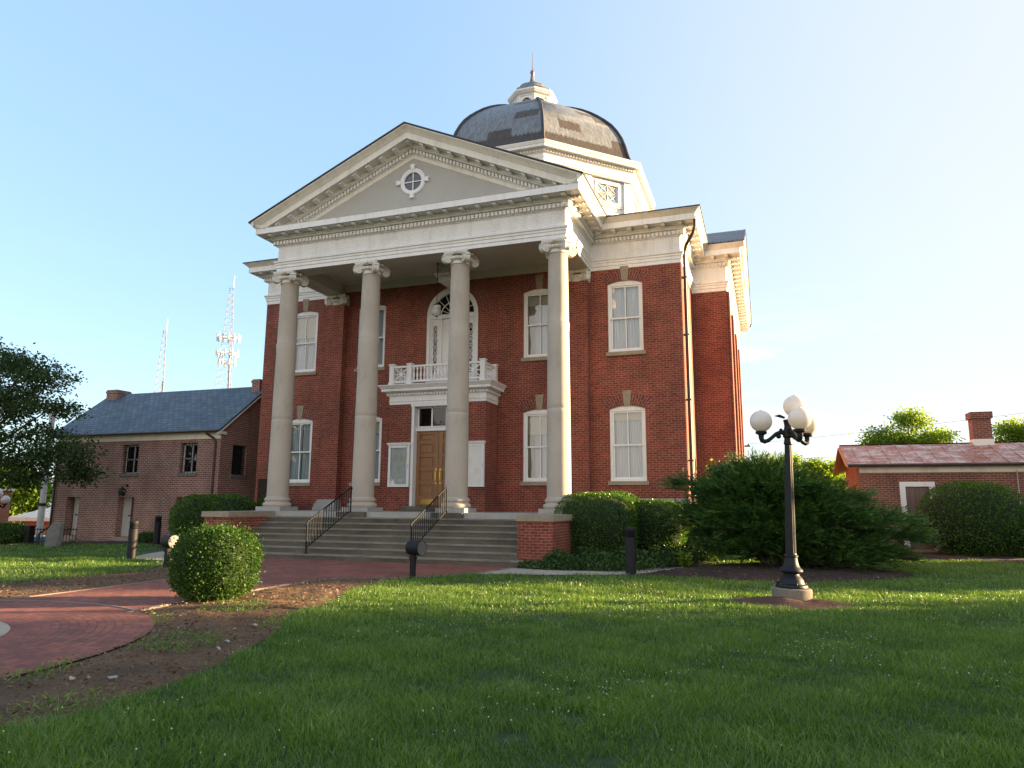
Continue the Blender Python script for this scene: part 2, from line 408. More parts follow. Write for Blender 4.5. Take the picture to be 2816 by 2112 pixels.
def glass_mat(name='window_glass', extra=0.06, tint=(0.92, 0.95, 0.95), ior=1.55):
    m, nt, b = new_mat(name)
    nt.nodes.remove(b)
    tr = nt.nodes.new('ShaderNodeBsdfTransparent'); tr.inputs[0].default_value = (*tint, 1)
    gl = nt.nodes.new('ShaderNodeBsdfGlossy'); gl.inputs['Roughness'].default_value = 0.015
    fr = nt.nodes.new('ShaderNodeFresnel'); fr.inputs[0].default_value = ior
    n = noise(nt, 1.4, 2, 0.5)
    bp = nt.nodes.new('ShaderNodeBump'); bp.inputs['Strength'].default_value = 0.035; bp.inputs['Distance'].default_value = 0.1
    nt.links.new(n.outputs[0], bp.inputs['Height']); nt.links.new(bp.outputs[0], gl.inputs['Normal'])
    ad = nt.nodes.new('ShaderNodeMath'); ad.operation = 'MULTIPLY_ADD'; ad.inputs[1].default_value = 1.5; ad.inputs[2].default_value = extra
    ad.use_clamp = True
    nt.links.new(fr.outputs[0], ad.inputs[0])
    ms = nt.nodes.new('ShaderNodeMixShader')
    nt.links.new(ad.outputs[0], ms.inputs[0]); nt.links.new(tr.outputs[0], ms.inputs[1]); nt.links.new(gl.outputs[0], ms.inputs[2])
    nt.links.new(ms.outputs[0], nt.nodes['Material Output'].inputs[0])
    return m
MAT['glass'] = glass_mat()
MAT['glass_dark'] = glass_mat('dark_glass', 0.02, (0.25, 0.28, 0.32), 1.4)
MAT['stained'] = None
def stained_mat():
    m, nt, b = new_mat('stained_glass')
    t = nt.nodes.new('ShaderNodeUVMap'); ck = nt.nodes.new('ShaderNodeTexChecker'); ck.inputs['Scale'].default_value = 2.0
    ck.inputs[1].default_value = (0.26, 0.38, 0.45, 1); ck.inputs[2].default_value = (0.42, 0.34, 0.34, 1)
    nt.links.new(t.outputs[0], ck.inputs[0]); nt.links.new(ck.outputs[0], b.inputs['Base Color'])
    b.inputs['Roughness'].default_value = 0.1
    return m
MAT['stained'] = stained_mat()

def curtain_mat(name, col):
    m, nt, b = new_mat(name)
    n = noise(nt, 1.0, 3, 0.5, sc=(16, 16, 0.6))
    r = ramp(nt, n.outputs[0], [(0.3, tuple(c * 0.72 for c in col)), (0.7, col)])
    nt.links.new(r.outputs[0], b.inputs['Base Color']); b.inputs['Roughness'].default_value = 0.95
    return m
MAT['curtain'] = curtain_mat('sheer_curtain', (0.68, 0.77, 0.84))  # bluish cloth: blue sky reflection of the panes put into its colour
MAT['shade'] = plain('roller_shade_cloth', (0.56, 0.53, 0.44), 0.9, 0.06, 2)
MAT['blind'] = curtain_mat('beige_drape', (0.42, 0.38, 0.28))

def globe_mat():
    m, nt, b = new_mat('opal_globe')
    n = noise(nt, 3, 4); r = ramp(nt, n.outputs[0], [(0.3, (0.72, 0.69, 0.64)), (0.7, (0.78, 0.75, 0.71))])
    nt.links.new(r.outputs[0], b.inputs['Base Color']); b.inputs['Roughness'].default_value = 0.2
    t = nt.nodes.new('ShaderNodeBsdfTranslucent'); nt.links.new(r.outputs[0], t.inputs[0])
    ms = nt.nodes.new('ShaderNodeMixShader'); ms.inputs[0].default_value = 0.28
    nt.links.new(b.outputs[0], ms.inputs[1]); nt.links.new(t.outputs[0], ms.inputs[2])
    nt.links.new(ms.outputs[0], nt.nodes['Material Output'].inputs[0])
    return m
MAT['globe'] = globe_mat()

def ground_mat():
    m, nt, b = new_mat('lawn_soil')
    n = noise(nt, 0.35, 8, 0.6); n2 = noise(nt, 9, 6, 0.75)
    c = ramp(nt, n.outputs[0], [(0.3, (0.020, 0.045, 0.010)), (0.55, (0.030, 0.066, 0.014)), (0.75, (0.045, 0.080, 0.018))]).outputs[0]
    g = ramp(nt, n2.outputs[0], [(0.3, (0.45, 0.45, 0.4)), (0.7, (1.2, 1.2, 1.1))])
    c = mixc(nt, c, g.outputs[0], 1, 'MULTIPLY')
    nt.links.new(c, b.inputs['Base Color']); b.inputs['Roughness'].default_value = 1.0
    bump(nt, b, n2.outputs[0], 0.6, 0.05)
    return m
MAT['ground'] = ground_mat()

def mulch_mat(name, a, c, light):
    m, nt, b = new_mat(name)
    n = noise(nt, 28, 8, 0.8); n2 = noise(nt, 1.1, 6, 0.6)
    col = ramp(nt, n.outputs[0], [(0.3, a), (0.55, c), (0.72, light)]).outputs[0]
    g = ramp(nt, n2.outputs[0], [(0.35, (0.6, 0.58, 0.55)), (0.7, (1.25, 1.2, 1.15))])
    col = mixc(nt, col, g.outputs[0], 1, 'MULTIPLY')
    nt.links.new(col, b.inputs['Base Color']); b.inputs['Roughness'].default_value = 1.0
    bump(nt, b, n.outputs[0], 0.9, 0.04)
    return m
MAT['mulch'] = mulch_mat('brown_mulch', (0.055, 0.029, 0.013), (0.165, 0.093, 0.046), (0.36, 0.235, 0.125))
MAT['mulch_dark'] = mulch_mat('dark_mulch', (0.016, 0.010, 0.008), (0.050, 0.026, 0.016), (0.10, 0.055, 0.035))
MAT['red_soil'] = mulch_mat('red_soil', (0.075, 0.035, 0.022), (0.13, 0.065, 0.042), (0.19, 0.11, 0.075))
MAT['chip'] = leaf_mat('wood_chip', (0.04, 0.025, 0.016), (0.13, 0.085, 0.055), (0.32, 0.24, 0.17), trans=0.05, rough=0.9)
MAT['grass'] = leaf_mat('grass_blade', (0.046, 0.098, 0.014), (0.112, 0.205, 0.036), (0.24, 0.325, 0.080), trans=0.42, rough=0.38, spec=0.5)
MAT['clover'] = plain('clover_bloom', (0.62, 0.60, 0.50), 0.9, 0.1, 5)
MAT['boxwood'] = leaf_mat('boxwood_leaf', (0.022, 0.058, 0.008), (0.042, 0.098, 0.012), (0.095, 0.165, 0.024), trans=0.25, rough=0.5, spec=0.25)
MAT['hedge'] = leaf_mat('holly_leaf', (0.022, 0.058, 0.007), (0.056, 0.128, 0.013), (0.125, 0.205, 0.026), trans=0.28, rough=0.38)
MAT['juniper'] = leaf_mat('juniper_needle', (0.012, 0.036, 0.008), (0.040, 0.100, 0.017), (0.110, 0.190, 0.032), trans=0.22, rough=0.5)
MAT['ivy'] = leaf_mat('ivy_leaf', (0.014, 0.040, 0.010), (0.035, 0.080, 0.018), (0.085, 0.140, 0.030), trans=0.25)
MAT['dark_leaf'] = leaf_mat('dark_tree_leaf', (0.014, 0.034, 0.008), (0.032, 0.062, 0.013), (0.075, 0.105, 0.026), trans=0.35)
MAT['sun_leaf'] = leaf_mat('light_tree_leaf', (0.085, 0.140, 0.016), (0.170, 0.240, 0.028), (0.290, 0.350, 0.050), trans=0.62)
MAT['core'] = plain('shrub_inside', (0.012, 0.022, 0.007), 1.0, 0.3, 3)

# ------------------------------------------------------------------ mesh builder
class MB:
    def __init__(s):
        s.v = []; s.f = []; s.uv = []; s.mi = []; s.cur = 0
    def add(s, pts): 
        k = len(s.v); s.v += [tuple(p) for p in pts]; return k
    def poly(s, pts, uv=None):
        k = s.add(pts); s.f.append(list(range(k, k + len(pts)))); s.uv.append(uv); s.mi.append(s.cur)
    def face(s, idx, uv=None):
        s.f.append(list(idx)); s.uv.append(uv); s.mi.append(s.cur)
    def hexa(s, p):
        k = s.add(p)
        for q in ((0, 3, 2, 1), (4, 5, 6, 7), (0, 1, 5, 4), (1, 2, 6, 5), (2, 3, 7, 6), (3, 0, 4, 7)):
            s.face([k + i for i in q])
    def box(s, x0, x1, y0, y1, z0, z1, mat=None):
        p = [(x0, y0, z0), (x1, y0, z0), (x1, y1, z0), (x0, y1, z0), (x0, y0, z1), (x1, y0, z1), (x1, y1, z1), (x0, y1, z1)]
        if mat is not None: p = [mat @ Vector(q) for q in p]
        s.hexa(p)
    def bar(s, a, b, w, h=None, upv=(0, 0, 1)):
        h = h or w
        a = Vector(a); b = Vector(b); d = (b - a).normalized(); u = Vector(upv)
        if abs(d.dot(u)) > 0.99: u = Vector((0, 1, 0))
        r = d.cross(u).normalized() * w / 2; t = r.cross(d).normalized() * h / 2
        s.hexa([a - r - t, a + r - t, b + r - t, b - r - t, a - r + t, a + r + t, b + r + t, b - r + t])
    def lathe(s, prof, n=24, c=(0, 0, 0), a0=0.0, a1=2 * pi, mat=None, caps=True):
        full = abs(a1 - a0 - 2 * pi) < 1e-6
        m = n if full else n + 1
        base = len(s.v)
        for r, z in prof:
            for i in range(m):
                a = a0 + (a1 - a0) * i / n
                p = Vector((r * cos(a), r * sin(a), z))
                if mat is not None: p = mat @ p
                s.v.append((p.x + c[0], p.y + c[1], p.z + c[2]))
        for j in range(len(prof) - 1):
            for i in range(n):
                i2 = (i + 1) % m
                s.face([base + j * m + i, base + j * m + i2, base + (j + 1) * m + i2, base + (j + 1) * m + i])
        if caps and full:
            if prof[0][0] > 1e-5: s.face([base + i for i in reversed(range(m))])
            if prof[-1][0] > 1e-5: s.face([base + (len(prof) - 1) * m + i for i in range(m)])
    def tube(s, pts, r, n=8, caps=True):
        pts = [Vector(p) for p in pts]; rs = r if isinstance(r, (list, tuple)) else [r] * len(pts)
        base = len(s.v); u = None
        for i, p in enumerate(pts):
            d = (pts[min(i + 1, len(pts) - 1)] - pts[max(i - 1, 0)]).normalized()
            if u is None:
                u = d.cross(Vector((0, 0, 1)))
                if u.length < 1e-3: u = d.cross(Vector((1, 0, 0)))
            u = (u - d * u.dot(d)).normalized(); w = d.cross(u)
            for k in range(n):
                a = 2 * pi * k / n
                s.v.append(tuple(p + (u * cos(a) + w * sin(a)) * rs[i]))
        for i in range(len(pts) - 1):
            for k in range(n):
                k2 = (k + 1) % n
                s.face([base + i * n + k, base + i * n + k2, base + (i + 1) * n + k2, base + (i + 1) * n + k])
        if caps:
            s.face([base + k for k in reversed(range(n))])
            s.face([base + (len(pts) - 1) * n + k for k in range(n)])
    def sphere(s, c, r, nu=16, nv=10, sq=(1, 1, 1)):
        prof = [(max(r * sin(pi * j / nv), 1e-6), -r * cos(pi * j / nv)) for j in range(nv + 1)]
        k = len(s.v); s.lathe(prof, nu, (0, 0, 0), caps=False)
        s.v[k:] = [(c[0] + x * sq[0], c[1] + y * sq[1], c[2] + z * sq[2]) for x, y, z in s.v[k:]]
    def prism(s, poly2, a, b, axis='y'):
        """extrude a 2-D outline (x,z) along y from a to b (axis y) or (y,z) along x"""
        f = (lambda p, t: (p[0], t, p[1])) if axis == 'y' else (lambda p, t: (t, p[0], p[1]))
        n = len(poly2); k = s.add([f(p, a) for p in poly2] + [f(p, b) for p in poly2])
        s.face(range(k, k + n)); s.face(reversed(range(k + n, k + 2 * n)))
        for i in range(n):
            j = (i + 1) % n; s.face([k + i, k + n + i, k + n + j, k + j])
    def sweep(s, prof, path, closed=False, zoff=0.0, caps=True):
        P = [Vector(p) for p in path]; n = len(P); rows = []
        for i in range(n):
            if closed or 0 < i < n - 1:
                d1 = (P[i] - P[i - 1]).normalized(); d2 = (P[(i + 1) % n] - P[i]).normalized()
            elif i == 0: d1 = d2 = (P[1] - P[0]).normalized()
            else: d1 = d2 = (P[-1] - P[-2]).normalized()
            n1 = Vector((d1.y, -d1.x)); n2 = Vector((d2.y, -d2.x))
            rows.append((n1 + n2) / (1 + n1.dot(n2)))
        base = len(s.v); m = len(prof)
        for i in range(n):
            for o, z in prof:
                q = P[i] + rows[i] * o
                s.v.append((q.x, q.y, z + zoff))
        for i in range(n if closed else n - 1):
            j = (i + 1) % n
            for k in range(m - 1):
                s.face([base + i * m + k, base + j * m + k, base + j * m + k + 1, base + i * m + k + 1])
        if caps and not closed:
            s.face([base + k for k in range(m)]); s.face([base + (n - 1) * m + k for k in reversed(range(m))])
    def tri_fill(s, outer, holes, f3, uvf=None):
        loops = [[Vector((x, y, 0)) for x, y in outer]] + [[Vector((x, y, 0)) for x, y in h] for h in holes]
        flat = [p for l in loops for p in l]
        k = s.add([f3(p.x, p.y) for p in flat])
        for t in tessellate_polygon(loops):
            a, b, c = (flat[i] for i in t)
            idx = list(t)
            if (b.x - a.x) * (c.y - a.y) - (b.y - a.y) * (c.x - a.x) < 0: idx.reverse()
            s.face([k + i for i in idx])
    def build(s, name, mat, parent=None, loc=None, smooth=35, shift=None):
        me = bpy.data.meshes.new(name)
        v = s.v
        if shift is not None: v = [(x - shift[0], y - shift[1], z - shift[2]) for x, y, z in v]
        me.from_pydata(v, [], s.f); me.update()
        uvl = me.uv_layers.new(name='UVMap')
        co = np.empty(len(me.vertices) * 3); me.vertices.foreach_get('co', co); co = co.reshape(-1, 3)
        nl = len(me.loops); uvs = np.zeros((nl, 2)); li = 0
        for p, cu in zip(me.polygons, s.uv):
            n = p.normal; vs = list(p.vertices)
            if cu is not None:
                uvs[li:li + len(vs)] = cu
            elif abs(n.z) > 0.92:
                uvs[li:li + len(vs)] = co[vs][:, :2]
            else:
                t = np.array((-n.y, n.x, 0)); t /= np.linalg.norm(t)
                w = np.cross(np.array(n), t)
                uvs[li:li + len(vs), 0] = co[vs] @ t; uvs[li:li + len(vs), 1] = co[vs] @ w
            li += len(vs)
        uvl.data.foreach_set('uv', uvs.ravel())
        mats = mat if isinstance(mat, (list, tuple)) else [mat]
        for q in mats: me.materials.append(MAT[q] if isinstance(q, str) else q)
        if len(mats) > 1: me.polygons.foreach_set('material_index', s.mi)
        if smooth:
            me.polygons.foreach_set('use_smooth', [True] * len(me.polygons))
            me.set_sharp_from_angle(angle=radians(smooth))
        o = bpy.data.objects.new(name, me); COL.objects.link(o)
        if parent is not None:
            o.parent = parent
            if parent.type == 'EMPTY' and loc is None: o.matrix_parent_inverse = Matrix.Translation(-parent.location)
        if loc is not None: o.location = loc
        return o

def tag(o, label=None, cat=None, group=None, kind=None):
    if label: o['label'] = label
    if cat: o['category'] = cat
    if group: o['group'] = group
    if kind: o['kind'] = kind
    return o

def empty(name, loc, label, cat, group=None):
    o = bpy.data.objects.new(name, None); COL.objects.link(o); o.location = loc
    o.empty_display_size = 0.3
    return tag(o, label, cat, group)

def copy_tree(o, parent=None, loc=None):
    c = o.copy(); COL.objects.link(c)
    if parent is not None: c.parent = parent
    if loc is not None: c.location = loc
    for ch in list(o.children): copy_tree(ch, c)
    return c

def leaf_obj(name, mat, V, nq, rnd, parent=None, extra=None):
    """V: (N, nq, 3) polygon corners; rnd: (N,)"""
    N = len(V); me = bpy.data.meshes.new(name)
    me.vertices.add(N * nq); me.vertices.foreach_set('co', V.reshape(-1).astype(np.float32))
    me.loops.add(N * nq); me.loops.foreach_set('vertex_index', np.arange(N * nq, dtype=np.int32))
    me.polygons.add(N); me.polygons.foreach_set('loop_start', np.arange(0, N * nq, nq, dtype=np.int32))
    me.update(calc_edges=True)
    at = me.attributes.new('rnd', 'FLOAT', 'POINT'); at.data.foreach_set('value', np.repeat(rnd, nq).astype(np.float32))
    me.materials.append(MAT[mat])
    o = bpy.data.objects.new(name, me); COL.objects.link(o)
    if parent is not None:
        o.parent = parent
        if parent.type == 'EMPTY': o.matrix_parent_inverse = Matrix.Translation(-parent.location)
    return o

def unit(a): return a / np.maximum(np.linalg.norm(a, axis=-1, keepdims=True), 1e-9)

def leaf_quads(P, D, L, W, droop=0.0):
    """diamond leaves at P along D with random roll"""
    N = len(P); D = unit(D); R = unit(np.cross(D, rng.normal(size=(N, 3))))
    L = np.broadcast_to(L, N)[:, None]; W = np.broadcast_to(W, N)[:, None]
    tip = P + D * L; tip[:, 2] -= droop * L[:, 0]
    mid = P + D * L * 0.5
    return np.stack([P, mid + R * W / 2, tip, mid - R * W / 2], axis=1)

# ================================================================== SETTING: ground, paving
def flat(name, pts, z, mat, uv=None, kind='structure'):
    mb = MB(); mb.tri_fill(pts, [], lambda x, y: (x, y, z)); o = mb.build(name, mat, smooth=0); tag(o, kind=kind); return o
CC = (0.64, -15.69)
def arc(r, a0, a1, n=24, c=CC): return [(c[0] + r * cos(radians(a0 + (a1 - a0) * i / n)), c[1] + r * sin(radians(a0 + (a1 - a0) * i / n))) for i in range(n + 1)]
def smooth_line(pts, n=6):
    P = [Vector(p) for p in pts]; out = []
    for i in range(len(P) - 1):
        p0, p1, p2, p3 = P[max(i - 1, 0)], P[i], P[i + 1], P[min(i + 2, len(P) - 1)]
        for k in range(n):
            t = k / n
            out.append(tuple(0.5 * ((2 * p1) + (p2 - p0) * t + (2 * p0 - 5 * p1 + 4 * p2 - p3) * t * t + (3 * p1 - p0 - 3 * p2 + p3) * t ** 3)))
    out.append(tuple(P[-1])); return out
near_edge = smooth_line([(4.72, -3.45), (4.26, -5.5), (3.2, -6.72), (2.25, -7.3), (1.97, -8.2), (1.93, -9.6), (1.95, -11.2), (2.1, -12.5)])
far_edge = smooth_line([(-0.85, -12.6), (-0.8, -11.0), (-0.85, -8.9), (-1.1, -7.7), (-2.0, -6.9), (-3.2, -6.1), (-4.2, -5.1), (-4.72, -3.45)])
lawn_edge = smooth_line([(3.2, -20.2), (4.6, -19.2), (5.4, -18.1), (5.73, -16.9), (5.84, -16.2), (5.74, -15.2), (5.42, -14.1), (4.93, -12.8), (4.36, -11.9), (4.16, -10.9), (3.95, -10.0), (3.63, -9.1), (3.42, -8.0), (3.42, -7.1), (3.62, -6.42)])
bed_right = [p for p in near_edge if p[1] < -6.35] + arc(3.64, 63, -70) + lawn_edge
bed_left = [p for p in far_edge if p[1] < -5.9] + [(-3.5, -6.1), (-3.2, -6.8), (-2.9, -7.6), (-3.0, -9.5), (-3.15, -10.7), (-3.6, -12.4), (-3.9, -14.5)] + arc(3.64, 160, 112, 8)
plaza = near_edge + [(2.0, -13.2), (-0.8, -13.2)] + far_edge + [(-4.72, -3.0), (4.72, -3.0)]
walk_right = smooth_line([(4.35, -5.45), (5.1, -4.95), (5.83, -4.8), (6.5, -4.55), (7.46, -4.05), (8.2, -3.2), (8.8, -2.0), (8.7, -1.4)], 4) + [(7.9, -1.6), (7.6, -2.6), (6.9, -3.25), (5.5, -3.5), (4.7, -3.3)]
walk_left = smooth_line([(-4.3, -5.0), (-5.46, -4.95), (-6.3, -4.6), (-7.0, -3.6), (-7.6, -2.4), (-8.1, -0.9)], 4) + [(-7.0, -0.6), (-6.6, -1.9), (-5.9, -3.0), (-4.7, -3.3)]
jun_bed = smooth_line([(7.75, -3.7), (8.7, -4.15), (9.9, -4.42), (10.9, -4.3), (11.9, -3.95), (12.9, -3.2), (13.7, -2.0), (13.9, -1.2), (13.2, -0.5), (12.2, 0.0), (11.2, 0.3), (10.3, 0.3), (9.4, -0.5), (8.8, -1.7), (8.2, -2.9), (7.75, -3.7)], 4)[:-1]
house_bed = [(12.6, 6.3), (13.6, 5.6), (14.6, 5.0), (15.4, 4.3), (16.6, 4.1), (17.8, 3.7), (20.5, 3.4), (22, 9), (12.4, 9)]
lamp_bed = [(11.06 + 0.95 * (1 + 0.12 * sin(3 * a)) * cos(a), -7.75 + 0.72 * (1 + 0.1 * cos(2 * a)) * sin(a)) for a in np.linspace(0, 2 * pi, 28)[:-1]]
ivy_bed = [(4.75, -3.35), (5.6, -3.6), (7.3, -3.35), (8.1, -2.5), (8.7, -1.0), (9.4, 0.6), (9.4, 3.0), (5.6, 3.0), (5.6, -2.6)]
jail_bed = [(-15.0, 0.4), (-14.2, -0.2), (-12, 0.6), (-10.0, 1.6), (-9.8, 2.6), (-15.0, 2.6)]
side_bed = [(-10.2, -0.7), (-8.3, -0.7), (-6.9, -0.5), (-5.6, -2.4), (-5.6, 3.0), (-10.2, 3.0)]

GX = [(-700, -2.2), (-27, -2.0), (-25, -1.75), (-23, -1.3), (-21.5, -1.05), (-20, -0.7), (-18, -0.32), (-17, -0.14), (-16, -0.03), (-15, 0.0), (700, 0.0)]
def gz(x): return float(np.interp(x, [p[0] for p in GX], [p[1] for p in GX]))
g = MB()
for (xa, za), (xb, zb) in zip(GX[:-1], GX[1:]):
    k = g.add([(xa, -300, za), (xb, -300, zb), (xb, 900, zb), (xa, 900, za)]); g.face(range(k, k + 4))
tag(g.build('ground', 'ground', smooth=0), kind='structure')

def mound(name, pts, z, mat, h=0.05, step=0.12, label=None):
    """soil bed: a triangulated sheet with a gentle lumpy surface that falls to its rim"""
    xs = [p[0] for p in pts]; ys = [p[1] for p in pts]
    bm = bmesh.new()
    vs = [bm.verts.new((x, y, z)) for x, y in pts]
    for t in tessellate_polygon([[Vector((x, y, 0)) for x, y in pts]]):
        try: bm.faces.new([vs[i] for i in t])
        except ValueError: pass
    bmesh.ops.recalc_face_normals(bm, faces=bm.faces)
    if sum(f.normal.z for f in bm.faces) < 0: bmesh.ops.reverse_faces(bm, faces=bm.faces)
    for _ in range(6):
        L = [e for e in bm.edges if e.calc_length() > step * 2]
        if not L: break
        bmesh.ops.subdivide_edges(bm, edges=L, cuts=1)
        bmesh.ops.triangulate(bm, faces=[f for f in bm.faces if len(f.verts) > 3])
    P = np.array(pts); Q = np.roll(P, -1, 0)
    for v in bm.verts:
        p = np.array((v.co.x, v.co.y)); ab = Q - P; t = np.clip(((p - P) * ab).sum(1) / np.maximum((ab ** 2).sum(1), 1e-9), 0, 1)
        d = np.linalg.norm(P + ab * t[:, None] - p, axis=1).min()
        k = min(1, d / 0.45)
        v.co.z = z + h * k * (0.75 + 0.35 * sin(v.co.x * 5.1 + 1.3 * sin(v.co.y * 4)) * cos(v.co.y * 4.3)) + random.uniform(-.012, .012) * k
    me = bpy.data.meshes.new(name); bm.to_mesh(me); bm.free()
    me.materials.append(MAT[mat]); me.polygons.foreach_set('use_smooth', [True] * len(me.polygons))
    o = bpy.data.objects.new(name, me); COL.objects.link(o); tag(o, kind='structure'); return o
mound('mulch_bed', bed_right, 0.006, 'mulch', 0.05)
mound('mulch_bed', bed_left, 0.006, 'mulch', 0.04)
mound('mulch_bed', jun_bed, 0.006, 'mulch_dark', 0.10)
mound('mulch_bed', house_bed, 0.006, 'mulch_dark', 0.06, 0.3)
mound('soil_mound', lamp_bed, 0.006, 'red_soil', 0.11, 0.08)
mound('mulch_bed', jail_bed, 0.006, 'mulch_dark', 0.03, 0.5)
mound('mulch_bed', side_bed, 0.006, 'mulch_dark', 0.03, 0.5)
mound('mulch_bed', ivy_bed, 0.006, 'mulch_dark', 0.03, 0.4)
flat('concrete_walk', walk_right, 0.018, 'concrete')
flat('concrete_walk', walk_left, 0.018, 'concrete')
flat('brick_path', plaza, 0.022, 'paver')
# paved circle with concentric courses, a soldier border and a stone disc
mb = MB()
def ring(mb, r0, r1, z, n=96, radial=False):
    for i in range(n):
        a, b = 2 * pi * i / n, 2 * pi * (i + 1) / n
        p = [(CC[0] + r * cos(t), CC[1] + r * sin(t), z) for r, t in ((r0, a), (r1, a), (r1, b), (r0, b))]
        u0, u1 = r1 * a, r1 * b
        uv = [(r0, u0), (r1, u0), (r1, u1), (r0, u1)] if radial else [(u0, r0), (u0, r1), (u1, r1), (u1, r0)]
        mb.poly(p, uv)
ring(mb, 2.55, 3.32, 0.026); ring(mb, 3.32, 3.65, 0.026, radial=True); ring(mb, 2.07, 2.55, 0.026, radial=True)
tag(mb.build('brick_circle', 'paver', smooth=0), kind='structure')
mb = MB(); mb.lathe([(2.07, 0.01), (2.07, 0.030), (2.0, 0.034), (1e-6, 0.034)], 96, (CC[0], CC[1], 0))
tag(mb.build('stone_disc', 'concrete', smooth=30), kind='structure')
mb = MB()
MAT['edge'] = plain('pale_edging', (0.24, 0.19, 0.155), 0.9, 0.25, 3, fine=0.3)
for line in (near_edge, far_edge):
    path = [p for p in line]
    mb.sweep([(-0.025, 0.0), (-0.025, 0.034), (0.03, 0.034), (0.03, 0.0)], path)
mb.sweep([(-0.02, 0.0), (-0.02, 0.036), (0.02, 0.036), (0.02, 0.0)], arc(3.66, 66, 118, 20))
tag(mb.build('path_edging', 'edge', smooth=0), kind='structure')

def in_poly(x, y, P):
    P = np.asarray(P); c = np.zeros(len(x), bool); n = len(P); j = n - 1
    for i in range(n):
        xi, yi = P[i]; xj, yj = P[j]
        hit = ((yi > y) != (yj > y)) & (x < (xj - xi) * (y - yi) / (yj - yi + 1e-12) + xi)
        c ^= hit; j = i
    return c

# ================================================================== COURTHOUSE
CH = empty('courthouse', (0, 0, 0), 'red brick courthouse with four stone columns, white pediment and dark dome', 'courthouse')
WY, XW, XB, YB0, YB1, YE = 3.09, 8.42, 9.71, 6.94, 18.81, 22.66
WW, WH, RISE = 0.605, 2.41, 0.115
def arch_pts(cx, zs, half, rise, n=10):
    R = half * half / (2 * rise) + rise / 2; cz = zs + rise - R; a = math.asin(half / R)
    return [(cx + R * sin(a - 2 * a * i / n), cz + R * cos(a - 2 * a * i / n)) for i in range(n + 1)]   # right to left
def win_outline(cx, zb): return [(cx - WW, zb), (cx + WW, zb)] + arch_pts(cx, zb + WH, WW, RISE)
WINS = [(sx * x, z) for x in (6.5, 3.42) for sx in (-1, 1) for z in (2.36, 6.74)]
ARC_R, ARC_Z, ARC_B = 1.05, 8.60, 5.82
arch_open = [(-ARC_R, ARC_B), (ARC_R, ARC_B)] + [(ARC_R * cos(pi * i / 24), ARC_Z + ARC_R * sin(pi * i / 24)) for i in range(25)]
w = MB()
outer = [(-XW, 0), (XW, 0), (XW, 9.72), (4.95, 9.72), (4.95, 10.2), (-4.95, 10.2), (-4.95, 9.72), (-XW, 9.72)]
holes = [win_outline(*q) for q in WINS] + [arch_open]
w.tri_fill(outer, holes, lambda x, z: (x, WY, z))
def reveal(mb, outline, y0, y1):
    n = len(outline)
    for i in range(n):
        a, b = outline[i], outline[(i + 1) % n]
        mb.poly([(a[0], y0, a[1]), (a[0], y1, a[1]), (b[0], y1, b[1]), (b[0], y0, b[1])])
for h in holes: reveal(w, h, WY, WY + 0.22)
ring_path = [(XW, WY), (XW, YB0), (XB, YB0), (XB, YB1), (XW, YB1), (XW, YE), (-XW, YE), (-XW, YB1), (-XB, YB1), (-XB, YB0), (-XW, YB0), (-XW, WY)]
for a, b in zip(ring_path[:-1], ring_path[1:]):
    w.poly([(a[0], a[1], 0), (b[0], b[1], 0), (b[0], b[1], 9.72), (a[0], a[1], 9.72)])
# brick pilasters on the side bays
for sx in (-1, 1):
    for k in range(4):
        y = YB0 + 0.05 + k * (YB1 - YB0 - 1.0) / 3
        w.box(sx * XB - 0.1, sx * XB + 0.1, y, y + 0.9, 0, 9.68)
w.build('wall', 'brick', CH, smooth=0)
# splayed brick arches
w = MB()
def voussoir(mb, cx, zs, half, rise, th, y, ext=0.12, n=14):
    R = half * half / (2 * rise) + rise / 2; cz = zs + rise - R; a = math.asin(half / R)
    a1 = a * (1 + ext / half)
    for i in range(n):
        t0, t1 = -a + 2 * a * i / n, -a + 2 * a * (i + 1) / n
        s0, s1 = -a1 + 2 * a1 * i / n, -a1 + 2 * a1 * (i + 1) / n
        p = [(cx + R * sin(t0), y, cz + R * cos(t0)), (cx + R * sin(t1), y, cz + R * cos(t1)), (cx + (R + th) * sin(s1), y, cz + (R + th) * cos(s1)), (cx + (R + th) * sin(s0), y, cz + (R + th) * cos(s0))]
        l0, l1 = R * t0 * 1.05, R * t1 * 1.05
        mb.poly(p, [(0, l0), (0, l1), (th, l1), (th, l0)])
for r0, r1 in ((ARC_R, ARC_R + 0.22), (ARC_R + 0.222, ARC_R + 0.44)):
    for i in range(36):
        a, b = pi * i / 36, pi * (i + 1) / 36
        p = [(r * cos(t), WY - 0.004, ARC_Z + r * sin(t)) for r, t in ((r0, b), (r0, a), (r1, a), (r1, b))]
        w.poly(p, [(0, r1 * b), (0, r1 * a), (.22, r1 * a), (.22, r1 * b)])
w.build('brick_arch', 'brick_arch', CH, smooth=0)
b = MB(); b.box(XW - 3.0, XW + 0.05, WY - 0.05, WY + 0.02, 1.64, 1.80); b.box(XW, XW + 0.05, WY + 0.021, YB0, 1.64, 1.80)
b.build('water_table', 'granite', CH, smooth=0)
# inner partition so that no daylight crosses the building
b = MB(); b.box(-8.3, 8.3, WY + 2.6, WY + 2.7, 0, 10.3); b.box(-8.3, 8.3, WY + 0.3, WY + 2.6, 5.5, 5.6); b.box(-8.3, 8.3, WY + 0.3, WY + 2.6, 1.2, 1.3)
b.box(-8.3, 8.3, WY + .3, WY + 2.6, 10.25, 10.3)
b.build('interior_partition', 'dark', CH, smooth=0)

